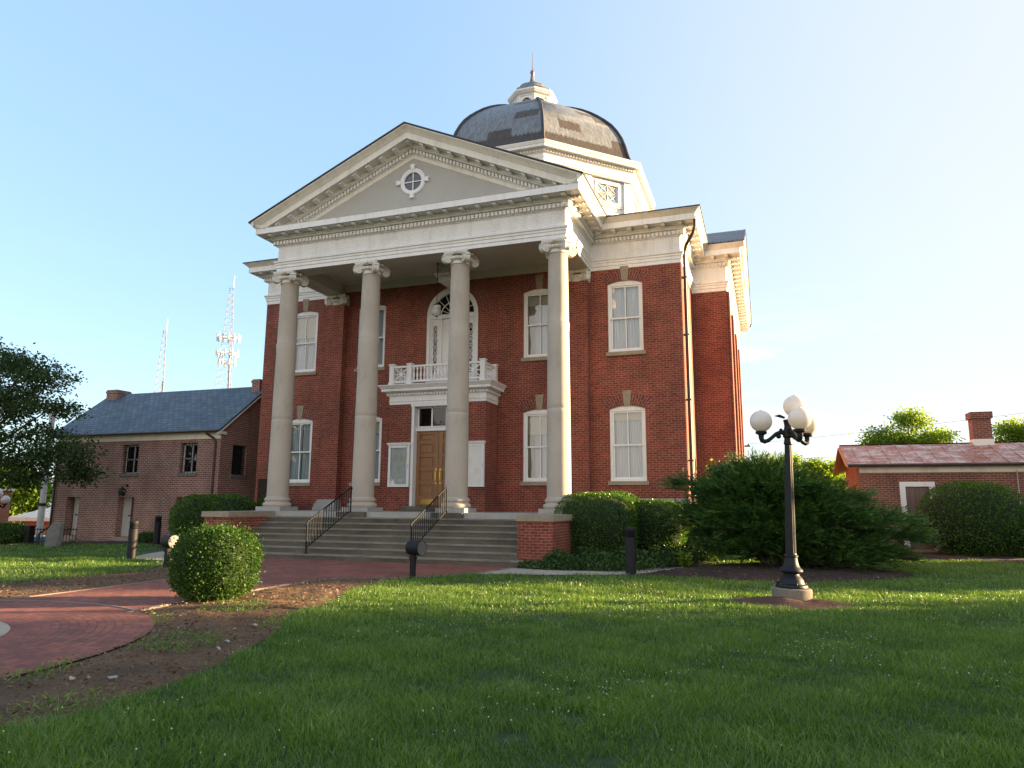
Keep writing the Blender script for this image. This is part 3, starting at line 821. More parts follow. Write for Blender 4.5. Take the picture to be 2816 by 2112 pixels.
# ---- windows (one built, the rest share its meshes)
def build_window(first_loc, drape):
    f = MB(); fw_ = 0.085; y0, y1 = 0.045, 0.17
    f.box(-WW, -WW + fw_, y0, y1, 0, WH); f.box(WW - fw_, WW, y0, y1, 0, WH)
    head = [(-WW, WH - 0.06), (WW, WH - 0.06)] + arch_pts(0, WH, WW, RISE)
    f.prism([(-WW, WH - 0.06)] + [(WW, WH - 0.06)] + arch_pts(0, WH - .002, WW, RISE), y0 - 0.003, y1)
    f.box(-WW - 0.0, WW, y0 - 0.02, y1, 0, 0.075)
    iw = WW - fw_
    def sash(z0, z1, y, st=0.055):
        f.box(-iw, -iw + st, y, y + 0.04, z0, z1); f.box(iw - st, iw, y, y + 0.04, z0, z1)
        f.box(-iw + st, iw - st, y, y + 0.04, z0, z0 + st); f.box(-iw + st, iw - st, y, y + 0.04, z1 - st, z1)
        f.box(-0.018, 0.018, y + 0.004, y + 0.036, z0 + st, z1 - st)
    zm = 1.20
    sash(zm - 0.025, WH - 0.062, 0.075); sash(0.077, zm + 0.03, 0.117, 0.06)
    win = f.build('window', 'window_white', CH, loc=first_loc, smooth=0)
    va = MB(); voussoir(va, 0, WH, WW, RISE, 0.40, -0.004); va.build('brick_arch', 'brick_arch', win, loc=(0, 0, 0), smooth=0)
    p = MB()
    p.poly([(-iw, 0.095, zm), (iw, 0.095, zm), (iw, 0.095, WH - .06), (-iw, 0.095, WH - .06)])
    p.poly([(-iw, 0.137, .08), (iw, 0.137, .08), (iw, 0.137, zm), (-iw, 0.137, zm)])
    p.build('pane', 'glass', win, loc=(0, 0, 0), smooth=0)
    s = MB(); s.box(-WW - 0.07, WW + 0.07, -0.07, 0.10, -0.13, 0.0); s.build('sill', 'sandstone', win, loc=(0, 0, 0), smooth=0)
    k = MB(); z0 = WH + RISE - 0.012
    k.hexa([(-0.10, -0.022, z0), (0.10, -0.022, z0), (0.10, 0.02, z0), (-0.10, 0.02, z0), (-0.155, -0.022, z0 + .52), (0.155, -0.022, z0 + .52), (0.155, 0.02, z0 + .52), (-0.155, 0.02, z0 + .52)])
    k.build('keystone', 'sandstone', win, loc=(0, 0, 0), smooth=0)
    c = MB(); n = 60
    for x0, x1 in ((-iw + .01, -0.02), (0.02, iw - .01)):
        pts = []
        for i in range(n + 1):
            t = i / n; x = x0 + (x1 - x0) * t
            pts.append((x, 0.26 + 0.022 * sin(t * 34) + 0.012 * sin(t * 71 + 1)))
        for a, b_ in zip(pts[:-1], pts[1:]):
            c.poly([(a[0], a[1], 0.05), (b_[0], b_[1], 0.05), (b_[0], b_[1], WH), (a[0], a[1], WH)])
    c.build('curtain', 'curtain', win, loc=(0, 0, 0), smooth=60)
    if drape:
        d = MB(); pts = []
        for i in range(25):
            t = i / 24; pts.append((-iw + 0.02 + 0.26 * t, 0.215 + 0.014 * sin(t * 26)))
        for a, b_ in zip(pts[:-1], pts[1:]):
            d.poly([(a[0], a[1], 0.05), (b_[0], b_[1], 0.05), (b_[0], b_[1], WH), (a[0], a[1], WH)])
        d.build('drape', 'blind', win, loc=(0, 0, 0), smooth=60)
    return win
proto = build_window((WINS[0][0], WY, WINS[0][1]), False)
proto2 = None
for (cx, zb) in WINS[1:]:
    if cx == 3.42:
        if proto2 is None: proto2 = build_window((cx, WY, zb), True)
        else: copy_tree(proto2, CH, (cx, WY, zb))
    else:
        copy_tree(proto, CH, (cx, WY, zb))

shade_drop = [0.0, .95, .35, .0, .55, .0, .75, .45]
for o, dz in zip([o for o in CH.children if o.name.split('.')[0] == 'window'], shade_drop):
    if dz:
        m_ = MB(); m_.poly([(-.50, 0.19, WH - dz), (.50, 0.19, WH - dz), (.50, 0.19, WH), (-.50, 0.19, WH)]); m_.box(-.50, .50, .185, .20, WH - dz - .025, WH - dz)
        m_.build('roller_shade', 'shade', o, loc=(0, 0, 0), smooth=0)

# ---- main entablature round the whole building
FY, HX = -0.334, 5.314
plan = [(-XW, WY), (-HX, WY), (-HX, FY), (HX, FY), (HX, WY), (XW, WY), (XW, YB0), (XB, YB0), (XB, YB1), (XW, YB1), (XW, YE), (-XW, YE), (-XW, YB1), (-XB, YB1), (-XB, YB0), (-XW, YB0)]
arch_prof = [(-0.02, 9.70), (0.02, 9.70), (0.02, 9.82), (0.045, 9.835), (0.045, 9.93), (0.07, 9.945), (0.075, 10.00), (0.11, 10.03), (0.115, 10.075), (0.0, 10.09)]
e = MB(); e.sweep(arch_prof, plan, True); e.build('architrave', 'white', CH, smooth=20)
e = MB(); e.sweep([(0.0, 10.09), (0.0, 10.625)], plan, True); e.build('frieze', 'white_brick', CH, smooth=0)
corn = [(0.0, 10.625), (0.035, 10.64), (0.06, 10.665), (0.06, 10.825), (0.15, 10.84), (0.175, 10.885), (0.20, 10.90), (0.20, 10.99), (0.555, 10.995), (0.555, 10.97), (0.575, 10.97), (0.575, 11.175), (0.59, 11.18)]
e = MB(); e.sweep(corn + [(0.3, 11.19), (-0.35, 11.20)], plan, True); e.build('cornice', 'white', CH, smooth=20)
def along(plan, off, pitch, closed=True, skip_ends=0.0):
    """positions and frames along the outward offset of a plan"""
    P = [Vector(p) for p in plan]; n = len(P); out = []
    rows = []
    for i in range(n):
        d1 = (P[i] - P[i - 1]).normalized(); d2 = (P[(i + 1) % n] - P[i]).normalized()
        if not closed and i == 0: d1 = d2
        if not closed and i == n - 1: d2 = d1
        n1 = Vector((d1.y, -d1.x)); n2 = Vector((d2.y, -d2.x)); rows.append((n1 + n2) / (1 + n1.dot(n2)))
    for i in range(n if closed else n - 1):
        j = (i + 1) % n; a = P[i] + rows[i] * off; b_ = P[j] + rows[j] * off
        L = (b_ - a).length - 2 * skip_ends; d = (b_ - a).normalized()
        k = max(1, round(L / pitch))
        for q in range(k + 1):
            out.append((a + d * (skip_ends + L * q / k), d))
    return out
def blocks(mb, items, w, o0, o1, z0, z1, front=None):
    for p, d in items:
        nrm = Vector((d.y, -d.x))
        q = [p + d * (s * w / 2) + nrm * o for o, s in ((o1, -1), (o1, 1), (o0, 1), (o0, -1))]
        mb.hexa([(v.x, v.y, z0) for v in q] + [(v.x, v.y, z1) for v in q])
e = MB(); blocks(e, along(plan, 0.105, 0.137, skip_ends=0.02), 0.088, -0.05, 0.04, 10.675, 10.80)
e.build('dentil_course', 'white', CH, smooth=0)
mod_prof = [(0, 10.91), (0.07, 10.89), (0.11, 10.925), (0.20, 10.90), (0.27, 10.915), (0.29, 10.96), (0.29, 10.992), (0, 10.992)]
def modillion_shape(mb, p, d):
    nrm = Vector((d.y, -d.x)); m = len(mod_prof)
    k = mb.add([(*(p + d * -0.065 + nrm * o), z) for o, z in mod_prof] + [(*(p + d * 0.065 + nrm * o), z) for o, z in mod_prof])
    mb.face(range(k, k + m)); mb.face(reversed(range(k + m, k + 2 * m)))
    for i in range(m): mb.face([k + i, k + m + i, k + m + (i + 1) % m, k + (i + 1) % m])
e = MB(); modillion_shape(e, Vector((0, 0)), Vector((1, 0))); mod0 = None; rest_mod = MB()
for p, d in along(plan, 0.20, 0.56, skip_ends=0.14):
    if p.y < 7.0 and not (p.x < -5.6 and d.y < -.5):
        if mod0 is None: mod0 = o = e.build('modillion', 'white', CH, loc=(p.x, p.y, 0), smooth=0)
        else: o = copy_tree(mod0, CH, (p.x, p.y, 0))
        o.rotation_euler.z = atan2(d.y, d.x)
    else: modillion_shape(rest_mod, p, d)
# crown moulding on the eaves that carry no pediment
crown = [(0.575, 11.176), (0.59, 11.19), (0.61, 11.215), (0.655, 11.25), (0.70, 11.295), (0.725, 11.305), (0.735, 11.33), (0.735, 11.355), (0.55, 11.36)]
c_right = [(HX, FY - .74), (HX, WY), (XW, WY), (XW, YB0), (XB + 0.0, YB0)]
e = MB()
e.sweep(crown, [(HX, FY - 0.735), (HX, WY), (XW, WY), (XW, YB0), (XB + 0.735, YB0)]); e.build('crown_moulding', 'cream', CH, smooth=20); e = MB()
e.sweep(crown, [(XB + 0.735, YB1), (XW, YB1), (XW, YE), (-XW, YE), (-XW, YB1), (-XB - 0.735, YB1)]); e.build('crown_moulding', 'cream', CH, smooth=20); e = MB()
e.sweep(crown, [(-XB - 0.735, YB0), (-XW, YB0), (-XW, WY), (-HX, WY), (-HX, FY - 0.735)])
e.build('crown_moulding', 'cream', CH, smooth=20)

# ---- pediments
def pediment(hx, zt, zap, M4, name_pre, oculus=False):
    s = (zap - zt) / (hx + 0.735)
    rk = [(0.42, 0.02), (0.735, 0.02), (0.735, -0.02), (0.70, -0.055), (0.64, -0.12), (0.60, -0.185), (0.58, -0.20), (0.575, -0.22), (0.575, -0.42), (0.555, -0.42), (0.555, -0.40), (0.20, -0.40), (0.20, -0.49), (0.175, -0.505), (0.15, -0.55), (0.06, -0.565), (0.06, -0.73), (0.035, -0.75), (0.02, -0.80), (0.02, -0.88), (0.0, -0.89)]
    mb = MB(); base = len(mb.v)
    for sx in (-1, 1):
        base = len(mb.v)
        for o, dz in rk:
            xs = min(hx + o if o > 0.57 else hx + o, (zap + dz - 11.15) / s)
            mb.v.append(tuple(M4 @ Vector((sx * xs, -o, zap + dz - s * xs))))
        for o, dz in rk: mb.v.append(tuple(M4 @ Vector((0, -o, zap + dz))))
        n = len(rk)
        for i in range(n - 1):
            q = [base + i, base + n + i, base + n + i + 1, base + i + 1]
            mb.face(q if sx > 0 else list(reversed(q)))
        cap = [base + i for i in range(10)]
        mb.face(cap if sx < 0 else list(reversed(cap)))
    mb.build(name_pre + 'raking_cornice', 'cream', CH, smooth=20)
    mb = MB(); un = sqrt(1 + s * s)
    for sx in (-1, 1):
        nd = int(hx * un / 0.137)
        for i in range(nd):
            x = 0.07 + i * 0.137 / un
            zc = zap - 0.58 - s * x
            if zc - 0.14 < 11.22: break
            p = [(sx * (x - 0.04), -0.145, zc - .125 + s * .04), (sx * (x + 0.04), -0.145, zc - .125 - s * .04), (sx * (x + .04), -0.055, zc - .125 - s * .04), (sx * (x - .04), -0.055, zc - .125 + s * .04)]
            p += [(a, b_, c + 0.125) for a, b_, c in p]
            mb.hexa([M4 @ Vector(q) for q in p])
        nm = int(hx * un / 0.56)
        for i in range(nm + 1):
            x = 0.0 if i == 0 else i * 0.56 / un
            if i == 0 and sx > 0: continue
            zc = zap - 0.40 - s * x
            if zc - 0.1 < 11.2: break
            md = MB() if oculus else rest_mod
            for o0, o1, h in ((0.2, 0.32, 0.10), (0.32, 0.49, 0.08)):
                p = [(sx * (x - .065), -o1, zc - h + s * .065), (sx * (x + .065), -o1, zc - h - s * .065), (sx * (x + .065), -o0, zc - h - s * .065), (sx * (x - .065), -o0, zc - h + s * .065)]
                p += [(a, b_, c + h + 0.01) for a, b_, c in p]
                md.hexa([M4 @ Vector(q) for q in p])
            if oculus: md.build('modillion', 'white', CH, smooth=0)
    mb.build(name_pre + 'raking_dentils', 'white', CH, smooth=0)
    ty = MB(); xe = (zap - 0.85 - 11.15) / s
    oc = [(0.45 * cos(2 * pi * i / 40), 12.34 + 0.45 * sin(2 * pi * i / 40)) for i in range(40)] if oculus else None
    ty.tri_fill([(-xe, 11.15), (xe, 11.15), (0, zap - 0.85)], [oc] if oc else [], lambda x, z: M4 @ Vector((x, 0.0, z)))
    ty.build(name_pre + 'tympanum', 'stucco', CH, smooth=0)
ZT, ZAP = 11.335, 14.06
pediment(HX, ZT, ZAP, Matrix.Translation((0, FY, 0)), '', True)
hb = (YB1 - YB0) / 2; YC = (YB0 + YB1) / 2
for sx in (1, -1):
    pediment(hb, 11.335, 14.25, Matrix.Translation((sx * XB, YC, 0)) @ Matrix.Rotation(sx * pi / 2, 4, 'Z'), 'side_')
tag(rest_mod.build('modillion', 'white', CH, smooth=0), kind='stuff')
# oculus
o = MB(); c = (0, FY, 12.34); RY = Matrix.Rotation(pi / 2, 4, 'X')
o.lathe([(0.325, -0.05), (0.325, 0.035), (0.36, 0.055), (0.44, 0.055), (0.47, 0.03), (0.47, -0.01)], 48, c, mat=RY, caps=False)
for k in range(4):
    a = k * pi / 2; m = Matrix.Translation(c) @ Matrix.Rotation(a, 4, 'Y')
    o.hexa([m @ Vector(q) for q in [(-.055, -.085, .42), (.055, -.085, .42), (.055, 0, .42), (-.055, 0, .42), (-.085, -.085, .60), (.085, -.085, .60), (.085, 0, .60), (-.085, 0, .60)]])
o.box(-0.33, 0.33, FY - 0.012, FY + 0.03, 12.325, 12.355); o.box(-0.015, 0.015, FY - 0.014, FY + 0.028, 12.01, 12.67)
oc = o.build('oculus', 'window_white', CH, smooth=35)
o = MB(); o.lathe([(1e-6, 0), (0.34, 0)], 40, (0, FY + 0.02, 12.34), mat=RY, caps=False); o.build('pane', 'glass_dark', oc, smooth=0)
o = MB(); o.box(-0.6, 0.6, FY + 0.5, FY + 0.55, 11.7, 13.0); o.build('dark_attic', 'dark', oc, smooth=0)

# ---- roofs
r = MB()
def gable(mb, hx, y0, y1, zt, za, M4, th=0.045):
    for sx in (-1, 1):
        a = [(sx * hx, y0, zt), (0, y0, za), (0, y1, za), (sx * hx, y1, zt)]
        p = [M4 @ Vector(q) for q in a] + [M4 @ (Vector(q) + Vector((0, 0, th))) for q in a]
        mb.hexa(p)
gable(r, HX + 0.77, FY - 0.77, 9.0, ZT + 0.02, ZAP + 0.03, Matrix.Identity(4))
r.build('portico_roof', 'roof_dark', CH, smooth=0)
for sx in (1, -1):
    r = MB(); gable(r, hb + 0.77, -0.77, 6.5, 11.36, 14.28, Matrix.Translation((sx * XB, YC, 0)) @ Matrix.Rotation(sx * pi / 2, 4, 'Z'))
    r.build('bay_roof', 'roof_slate2', CH, smooth=0)
r = MB()
a = [(-XW - .76, WY - .76), (XW + .76, WY - .76), (XW + .76, YE + .76), (-XW - .76, YE + .76)]
bq = [(-4.2, 8.2), (4.2, 8.2), (4.2, 17.4), (-4.2, 17.4)]
for i in range(4):
    j = (i + 1) % 4
    r.poly([(*a[i], 11.37), (*a[j], 11.37), (*bq[j], 12.9), (*bq[i], 12.9)])
    r.poly([(*a[i], 11.33), (*a[j], 11.33), (*a[j], 11.37), (*a[i], 11.37)])
r.poly([(*q, 12.9) for q in bq])
r.build('main_roof', 'roof_dark', CH, smooth=0)

# ---- drum, dome, cupola
DY = 12.88; K8 = cos(pi / 8)
def octa(ap): return [(ap / K8 * cos(pi / 8 + k * pi / 4), DY + ap / K8 * sin(pi / 8 + k * pi / 4)) for k in range(8)]
d = MB()
d.sweep([(0.0, 11.3), (0.0, 14.55), (0.10, 14.56), (0.10, 14.68), (0.02, 14.70), (0.0, 14.71), (0.0, 16.30)], octa(5.45), True)
d.sweep([(0.0, 16.28), (0.20, 16.28), (0.20, 16.34), (0.24, 16.36), (0.24, 16.42), (0.20, 16.44), (0.20, 16.54), (0.22, 16.55), (0.22, 16.60), (0.19, 16.61), (0.19, 16.75)], octa(5.45), True)
d.build('drum', 'white', CH, smooth=20)
d = MB()
d.sweep([(0.0, 16.75), (0.04, 16.77), (0.05, 16.79), (0.05, 16.90), (0.12, 16.915), (0.15, 16.94), (0.29, 16.945), (0.29, 16.925), (0.315, 16.925), (0.315, 17.04), (0.34, 17.06), (0.36, 17.12), (0.385, 17.16), (0.385, 17.19), (0.0, 17.24), (-0.6, 17.28)], octa(5.64), True)
dcn = d.build('drum_cornice', 'white', CH, smooth=20)
def dentil_run(items, parent, w, o0, o1, z0, z1, far=lambda p: False):
    first_d = None; rest = MB()
    for p, d_ in items:
        if far(p): blocks(rest, [(p, d_)], w, o0, o1, z0, z1); continue
        if first_d is None:
            b_ = MB(); blocks(b_, [(Vector((0, 0)), Vector((1, 0)))], w, o0, o1, z0, z1); o_ = first_d = b_.build('dentil', 'white', parent, loc=(p.x, p.y, 0), smooth=0)
        else: o_ = copy_tree(first_d, parent, (p.x, p.y, 0))
        o_.rotation_euler.z = atan2(d_.y, d_.x)
    if rest.v: tag(rest.build('dentil', 'white', parent, smooth=0), kind='stuff')
dentil_run(along(octa(5.64), 0.09, 0.145, skip_ends=0.03), dcn, 0.085, -0.04, 0.03, 16.80, 16.895, lambda p: not (p.y < DY - 2.0 and p.x > -2.6))
fr = []; pil0 = None
for k in range(8):
    a = k * pi / 4; M8 = Matrix.Translation((0, DY, 0)) @ Matrix.Rotation(a, 4, 'Z')     # face normal along +x
    for t in (-2.08, 0.0, 2.08):
        if pil0 is None:
            d = MB(); d.box(5.44, 5.56, -0.17, 0.17, 14.71, 16.28); d.box(5.561, 5.59, -0.20, 0.20, 14.71, 14.90); d.box(5.561, 5.585, -0.20, 0.20, 16.06, 16.10)
            pil0 = o = d.build('drum_pilaster', 'white', CH, loc=(0, 0, 0), smooth=0)
        else: o = copy_tree(pil0, CH)
        o.matrix_local = M8 @ Matrix.Translation((0, t, 0))
    fr.append(M8)
first = None
def drum_window(M8):
    f = MB()
    for h, wd, x in ((0.62, 0.80, 5.50), (0.53, 0.68, 5.53)):
        for s in (-1, 1):
            f.box(5.44, x, s * (wd - .06) - .06, s * (wd - .06) + .06, -h, h); f.box(5.44, x - .003, -wd, wd, s * (h - .06) - .06, s * (h - .06) + .06)
    q = 0.5
    for a_, b_ in (((-q, -.4), (q, .4)), ((-q, .4), (q, -.4)), ((0, -.4), (0, .4)), ((-q, 0), (q, 0)), ((-q, 0), (0, .4)), ((0, .4), (q, 0)), ((q, 0), (0, -.4)), ((0, -.4), (-q, 0))):
        f.bar((5.475, a_[0], a_[1]), (5.475, b_[0], b_[1]), 0.02, 0.02, (1, 0, 0))
    w_ = f.build('drum_window', 'window_white', CH, loc=(0, 0, 0), smooth=0)
    p = MB(); p.poly([(5.462, -q, -.4), (5.462, q, -.4), (5.462, q, .4), (5.462, -q, .4)], [(0, 0), (.999, 0), (.999, .999), (0, .999)])
    p.build('pane', 'stained', w_, loc=(0, 0, 0), smooth=0)
    return w_
for M8 in fr:
    for t in (-1.04, 1.04):
        mloc = M8 @ Matrix.Translation((0, t, 15.60))
        if first is None: first = drum_window(M8); o = first
        else: o = copy_tree(first, CH)
        o.matrix_local = mloc
prof = [(5.60, 17.27), (5.47, 17.52), (5.36, 17.9), (5.27, 18.25), (5.10, 18.72), (4.86, 19.18), (4.58, 19.60), (4.24, 19.98), (3.86, 20.35), (3.44, 20.72), (2.98, 21.06), (2.5, 21.36), (2.0, 21.62), (1.5, 21.83), (0.9, 22.0)]
d = MB(); v = 0.0
for i in range(len(prof) - 1):
    (r0, z0), (r1, z1) = prof[i], prof[i + 1]; dv = hypot(r1 - r0, z1 - z0)
    for k in range(8):
        a0, a1 = pi / 8 + k * pi / 4, pi / 8 + (k + 1) * pi / 4
        p = [(r_ / K8 * cos(t), DY + r_ / K8 * sin(t), z) for r_, z, t in ((r0, z0, a0), (r0, z0, a1), (r1, z1, a1), (r1, z1, a0))]
        h0, h1 = r0 * math.tan(pi / 8), r1 * math.tan(pi / 8); u0 = 7.31 * k + 3
        d.poly(p, [(u0 - h0, v), (u0 + h0, v), (u0 + h1, v + dv), (u0 - h1, v + dv)])
    v += dv
do = d.build('dome', 'dome', CH, smooth=0)
bm = bmesh.new(); bm.from_mesh(do.data); bmesh.ops.remove_doubles(bm, verts=bm.verts, dist=1e-4); bm.to_mesh(do.data); bm.free()
do.data.polygons.foreach_set('use_smooth', [True] * len(do.data.polygons)); do.data.set_sharp_from_angle(angle=radians(35))
for k in range(8):
    a = pi / 8 + k * pi / 4; rb = MB()
    rb.tube([((r_ / K8 + .02) * cos(a), DY + (r_ / K8 + .02) * sin(a), z + .02) for r_, z in prof], 0.075, 6)
    rb.build('dome_rib', 'roof_dark', do, smooth=40)
cu = MB()
cu.sweep([(0, 21.6), (0, 22.62), (0.04, 22.63), (0.05, 22.68), (0.16, 22.74), (0.20, 22.80), (0.24, 22.83), (0.26, 22.89), (0.26, 22.92), (-0.1, 22.94)], octa(0.99), True)
for k in range(8):
    M8 = Matrix.Translation((0, DY, 0)) @ Matrix.Rotation(k * pi / 4, 4, 'Z')
    n = 14; r0, r1 = 0.26, 0.31
    for i in range(n):
        t0, t1 = pi * i / n, pi * (i + 1) / n
        q = [(r_ * cos(t), 22.24 + r_ * sin(t)) for r_, t in ((r0, t0), (r1, t0), (r1, t1), (r0, t1))]
        pp = [(0.98, *x) for x in q] + [(1.03, *x) for x in q]
        cu.hexa([M8 @ Vector(x) for x in pp])
    for s in (-1, 1): cu.box(0.98, 1.03, s * .285 - .025, s * .285 + .025, 21.7, 22.24, M8); cu.box(0.97, 1.035, s * 0.36 - .04, s * .36 + .04, 21.7, 22.62, M8)
cup = cu.build('cupola', 'white', CH, smooth=20)
lv = MB()
for k in range(8):
    M8 = Matrix.Translation((0, DY, 0)) @ Matrix.Rotation(k * pi / 4, 4, 'Z')
    for i in range(8):
        z = 21.85 + i * 0.08; hw = 0.255 if z < 22.24 else sqrt(max(0.01, 0.26 ** 2 - (z - 22.24) ** 2))
        lv.bar(M8 @ Vector((1.0, -hw, z)), M8 @ Vector((1.0, hw, z)), 0.045, 0.018, M8.to_3x3() @ Vector((0.5, 0, 0.8)))
lv.build('louvre', 'white', cup, smooth=0)
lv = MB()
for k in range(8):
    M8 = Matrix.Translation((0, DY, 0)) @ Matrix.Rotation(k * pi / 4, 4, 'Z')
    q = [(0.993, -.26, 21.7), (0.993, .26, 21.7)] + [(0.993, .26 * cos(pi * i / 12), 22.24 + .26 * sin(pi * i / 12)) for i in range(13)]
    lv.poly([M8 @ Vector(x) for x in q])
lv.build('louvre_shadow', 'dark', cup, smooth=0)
cr_ = MB(); cprof = [(1.20, 22.93), (1.05, 22.97), (1.0, 23.05), (0.93, 23.25), (0.80, 23.46), (0.62, 23.62), (0.42, 23.74), (0.24, 23.82), (0.17, 23.94), (0.115, 24.10), (0.09, 24.28)]
cr_.lathe([(r_ / K8, z) for r_, z in cprof], 8, (0, DY, 0), pi / 8, pi / 8 + 2 * pi)
for k in range(8):
    a = pi / 8 + k * pi / 4; cr_.box(1.07, 1.20, -.06, .06, 22.95, 23.10, Matrix.Translation((0, DY, 0)) @ Matrix.Rotation(a, 4, 'Z'))
cr_.build('cupola_roof', 'dome', cup, smooth=35)
fn = MB(); fn.lathe([(0.09, 24.26), (0.10, 24.33), (0.07, 24.37), (0.08, 24.42), (0.115, 24.49), (0.12, 24.56), (0.09, 24.64), (0.03, 24.69), (0.022, 24.72), (0.010, 25.64), (0.022, 25.65), (0.02, 25.69), (1e-6, 25.70)], 16, (0, DY, 0))
MAT['copper'] = plain('old_copper', (0.22, 0.12, 0.085), 0.5, 0.25, 8, metallic=0.3)
fn.build('finial', 'copper', cup, smooth=35)

# ---- portico: floor, steps, ceiling, columns
s = MB()
s.box(-5.62, 5.62, -0.6, WY, 1.155, 1.32)
s.build('porch_floor', 'granite', CH, smooth=0)
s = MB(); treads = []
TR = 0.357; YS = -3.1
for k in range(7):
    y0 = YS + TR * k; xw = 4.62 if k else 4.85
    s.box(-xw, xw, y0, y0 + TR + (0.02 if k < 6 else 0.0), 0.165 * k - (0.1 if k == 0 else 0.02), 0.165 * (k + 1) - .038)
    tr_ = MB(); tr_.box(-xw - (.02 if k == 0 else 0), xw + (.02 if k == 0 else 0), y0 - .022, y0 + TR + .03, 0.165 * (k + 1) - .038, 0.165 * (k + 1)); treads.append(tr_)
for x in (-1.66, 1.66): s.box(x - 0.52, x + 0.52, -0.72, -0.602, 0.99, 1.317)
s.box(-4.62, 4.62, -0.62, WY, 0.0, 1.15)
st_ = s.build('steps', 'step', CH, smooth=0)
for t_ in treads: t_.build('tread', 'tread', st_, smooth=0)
for sx in (-1, 1):
    s = MB(); s.box(min(sx * 4.62, sx * 5.56), max(sx * 4.62, sx * 5.56), -2.72, WY, 0, 1.15); ck_ = s.build('cheek_wall', 'brick', CH, smooth=0)
    s = MB(); s.box(min(sx * 4.60, sx * 5.62), max(sx * 4.60, sx * 5.62), -2.78, -0.603, 1.15, 1.315); s.build('cap', 'sandstone', ck_, smooth=0)
s = MB(); s.box(-HX + .02, HX - .02, FY + 0.66, WY, 10.13, 10.2)
for sx in (-1, 1):
    s.box(min(sx * (HX - .66), sx * (HX - .021)), max(sx * (HX - .66), sx * (HX - .021)), FY + .62, WY, 9.703, 10.13)
s.box(-HX + .021, HX - .021, FY + .019, FY + .66, 9.703, 10.18)
s.box(-4.6, 4.6, WY - .12, WY, 9.86, 10.13)
s.build('portico_ceiling', 'ceiling', CH, smooth=0)
s = MB(); s.box(-0.16, 0.42, 1.75, 2.6, 9.72, 9.80); s.box(-0.05, 0.6, 1.9, 2.75, 9.52, 9.60); s.box(0.0, 0.4, 2.0, 2.6, 9.6, 10.13)
s.build('ceiling_vent_box', 'white', CH, smooth=0)

def ionic(mb, flatten=1.0):
    """capital in local coordinates: z 0 (neck) to 0.36 (top of abacus)"""
    mb.lathe([(0.300, -0.06), (0.335, -0.045), (0.335, -0.015), (0.305, 0.0), (0.305, 0.06), (0.33, 0.075), (0.385, 0.13), (0.395, 0.17), (0.36, 0.20)], 32)
    for k in range(20):
        a = 2 * pi * (k + .5) / 20; mb.sphere((0.375 * cos(a), 0.375 * sin(a), 0.135), 0.045, 8, 6, (1, 1, 1.3))
    # abacus: concave square
    n = 8; out = []
    for k in range(4):
        a = k * pi / 2
        for i in range(n):
            t = -1 + 2 * (i + .5) / n; rr = 0.36 + 0.10 * abs(t) ** 2.2
            out.append((rr, t * 0.46, a))
    def abp(sc, z): return [((r_ * cos(a) - t * sin(a)) * sc, (r_ * sin(a) + t * cos(a)) * sc, z) for r_, t, a in out]
    N = len(out)
    for sc0, z0, sc1, z1 in ((0.94, 0.265, 1.0, 0.30), (1.0, 0.30, 1.03, 0.36)):
        k0 = mb.add(abp(sc0, z0)); k1 = mb.add(abp(sc1, z1))
        for i in range(N): mb.face([k0 + i, k0 + (i + 1) % N, k1 + (i + 1) % N, k1 + i])
    k0 = mb.add(abp(0.94, 0.265)); mb.face([k0 + i for i in reversed(range(N))])
    # diagonal volutes
    for q in range(4):
        a = pi / 4 + q * pi / 2
        R = Matrix.Rotation(a, 4, 'Z') @ Matrix.Translation((0.475, 0, 0.115)) @ Matrix.Rotation(pi / 2, 4, 'X')
        mb.lathe([(1e-6, -0.105), (0.03, -0.105), (0.035, -0.085), (0.06, -0.085), (0.065, -0.10), (0.085, -0.10), (0.09, -0.080), (0.115, -0.080), (0.12, -0.095), (0.15, -0.095), (0.155, -0.06), (0.135, 0.0), (0.155, 0.06), (0.15, 0.095), (0.12, 0.095), (0.115, 0.08), (0.09, 0.08), (0.085, 0.10), (0.065, 0.10), (0.06, 0.085), (0.035, 0.085), (0.03, 0.105), (1e-6, 0.105)], 20, mat=R, caps=False)
        u = Vector((cos(a), sin(a), 0)); t = Vector((-sin(a), cos(a), 0))
        pts = [u * 0.30 + Vector((0, 0, 0.235)), u * 0.40 + Vector((0, 0, 0.262)), u * 0.50 + Vector((0, 0, 0.262)), u * 0.57 + Vector((0, 0, 0.23)), u * 0.62 + Vector((0, 0, 0.16))]
        for i in range(len(pts) - 1): mb.bar(pts[i], pts[i + 1], 0.19, 0.06)
    for k in range(4):
        a = k * pi / 2; mb.sphere((0.41 * cos(a), 0.41 * sin(a), 0.31), 0.06, 10, 8)
def shaft_prof():
    z0, z1 = 1.78, 9.30; pr = []
    for i in range(25):
        t = i / 24; z = z0 + (z1 - z0) * t
        r_ = 0.362 - 0.057 * (max(0, t - 0.08) / 0.92) ** 1.35
        pr.append((r_, z))
    for zj in (4.43, 7.07):
        pr += [(np.interp(zj, [p[1] for p in pr], [p[0] for p in pr]) + e_, zj + dz) for e_, dz in ((0, -.012), (-.005, -.004), (-.005, .004), (0, .012))]
    pr.sort(key=lambda p: p[1]); return [(float(a), float(b_)) for a, b_ in pr]
colm = MB()
colm.lathe([(0.44, 1.46), (0.465, 1.485), (0.475, 1.53), (0.465, 1.575), (0.43, 1.60), (0.405, 1.605), (0.395, 1.635), (0.41, 1.66), (0.425, 1.665), (0.43, 1.70), (0.42, 1.735), (0.39, 1.745), (0.385, 1.77), (0.362, 1.79)], 48, caps=False)
colm.lathe(shaft_prof(), 48, caps=False)
col0 = colm.build('column', 'column', CH, loc=(-4.98, 0, 0), smooth=45)
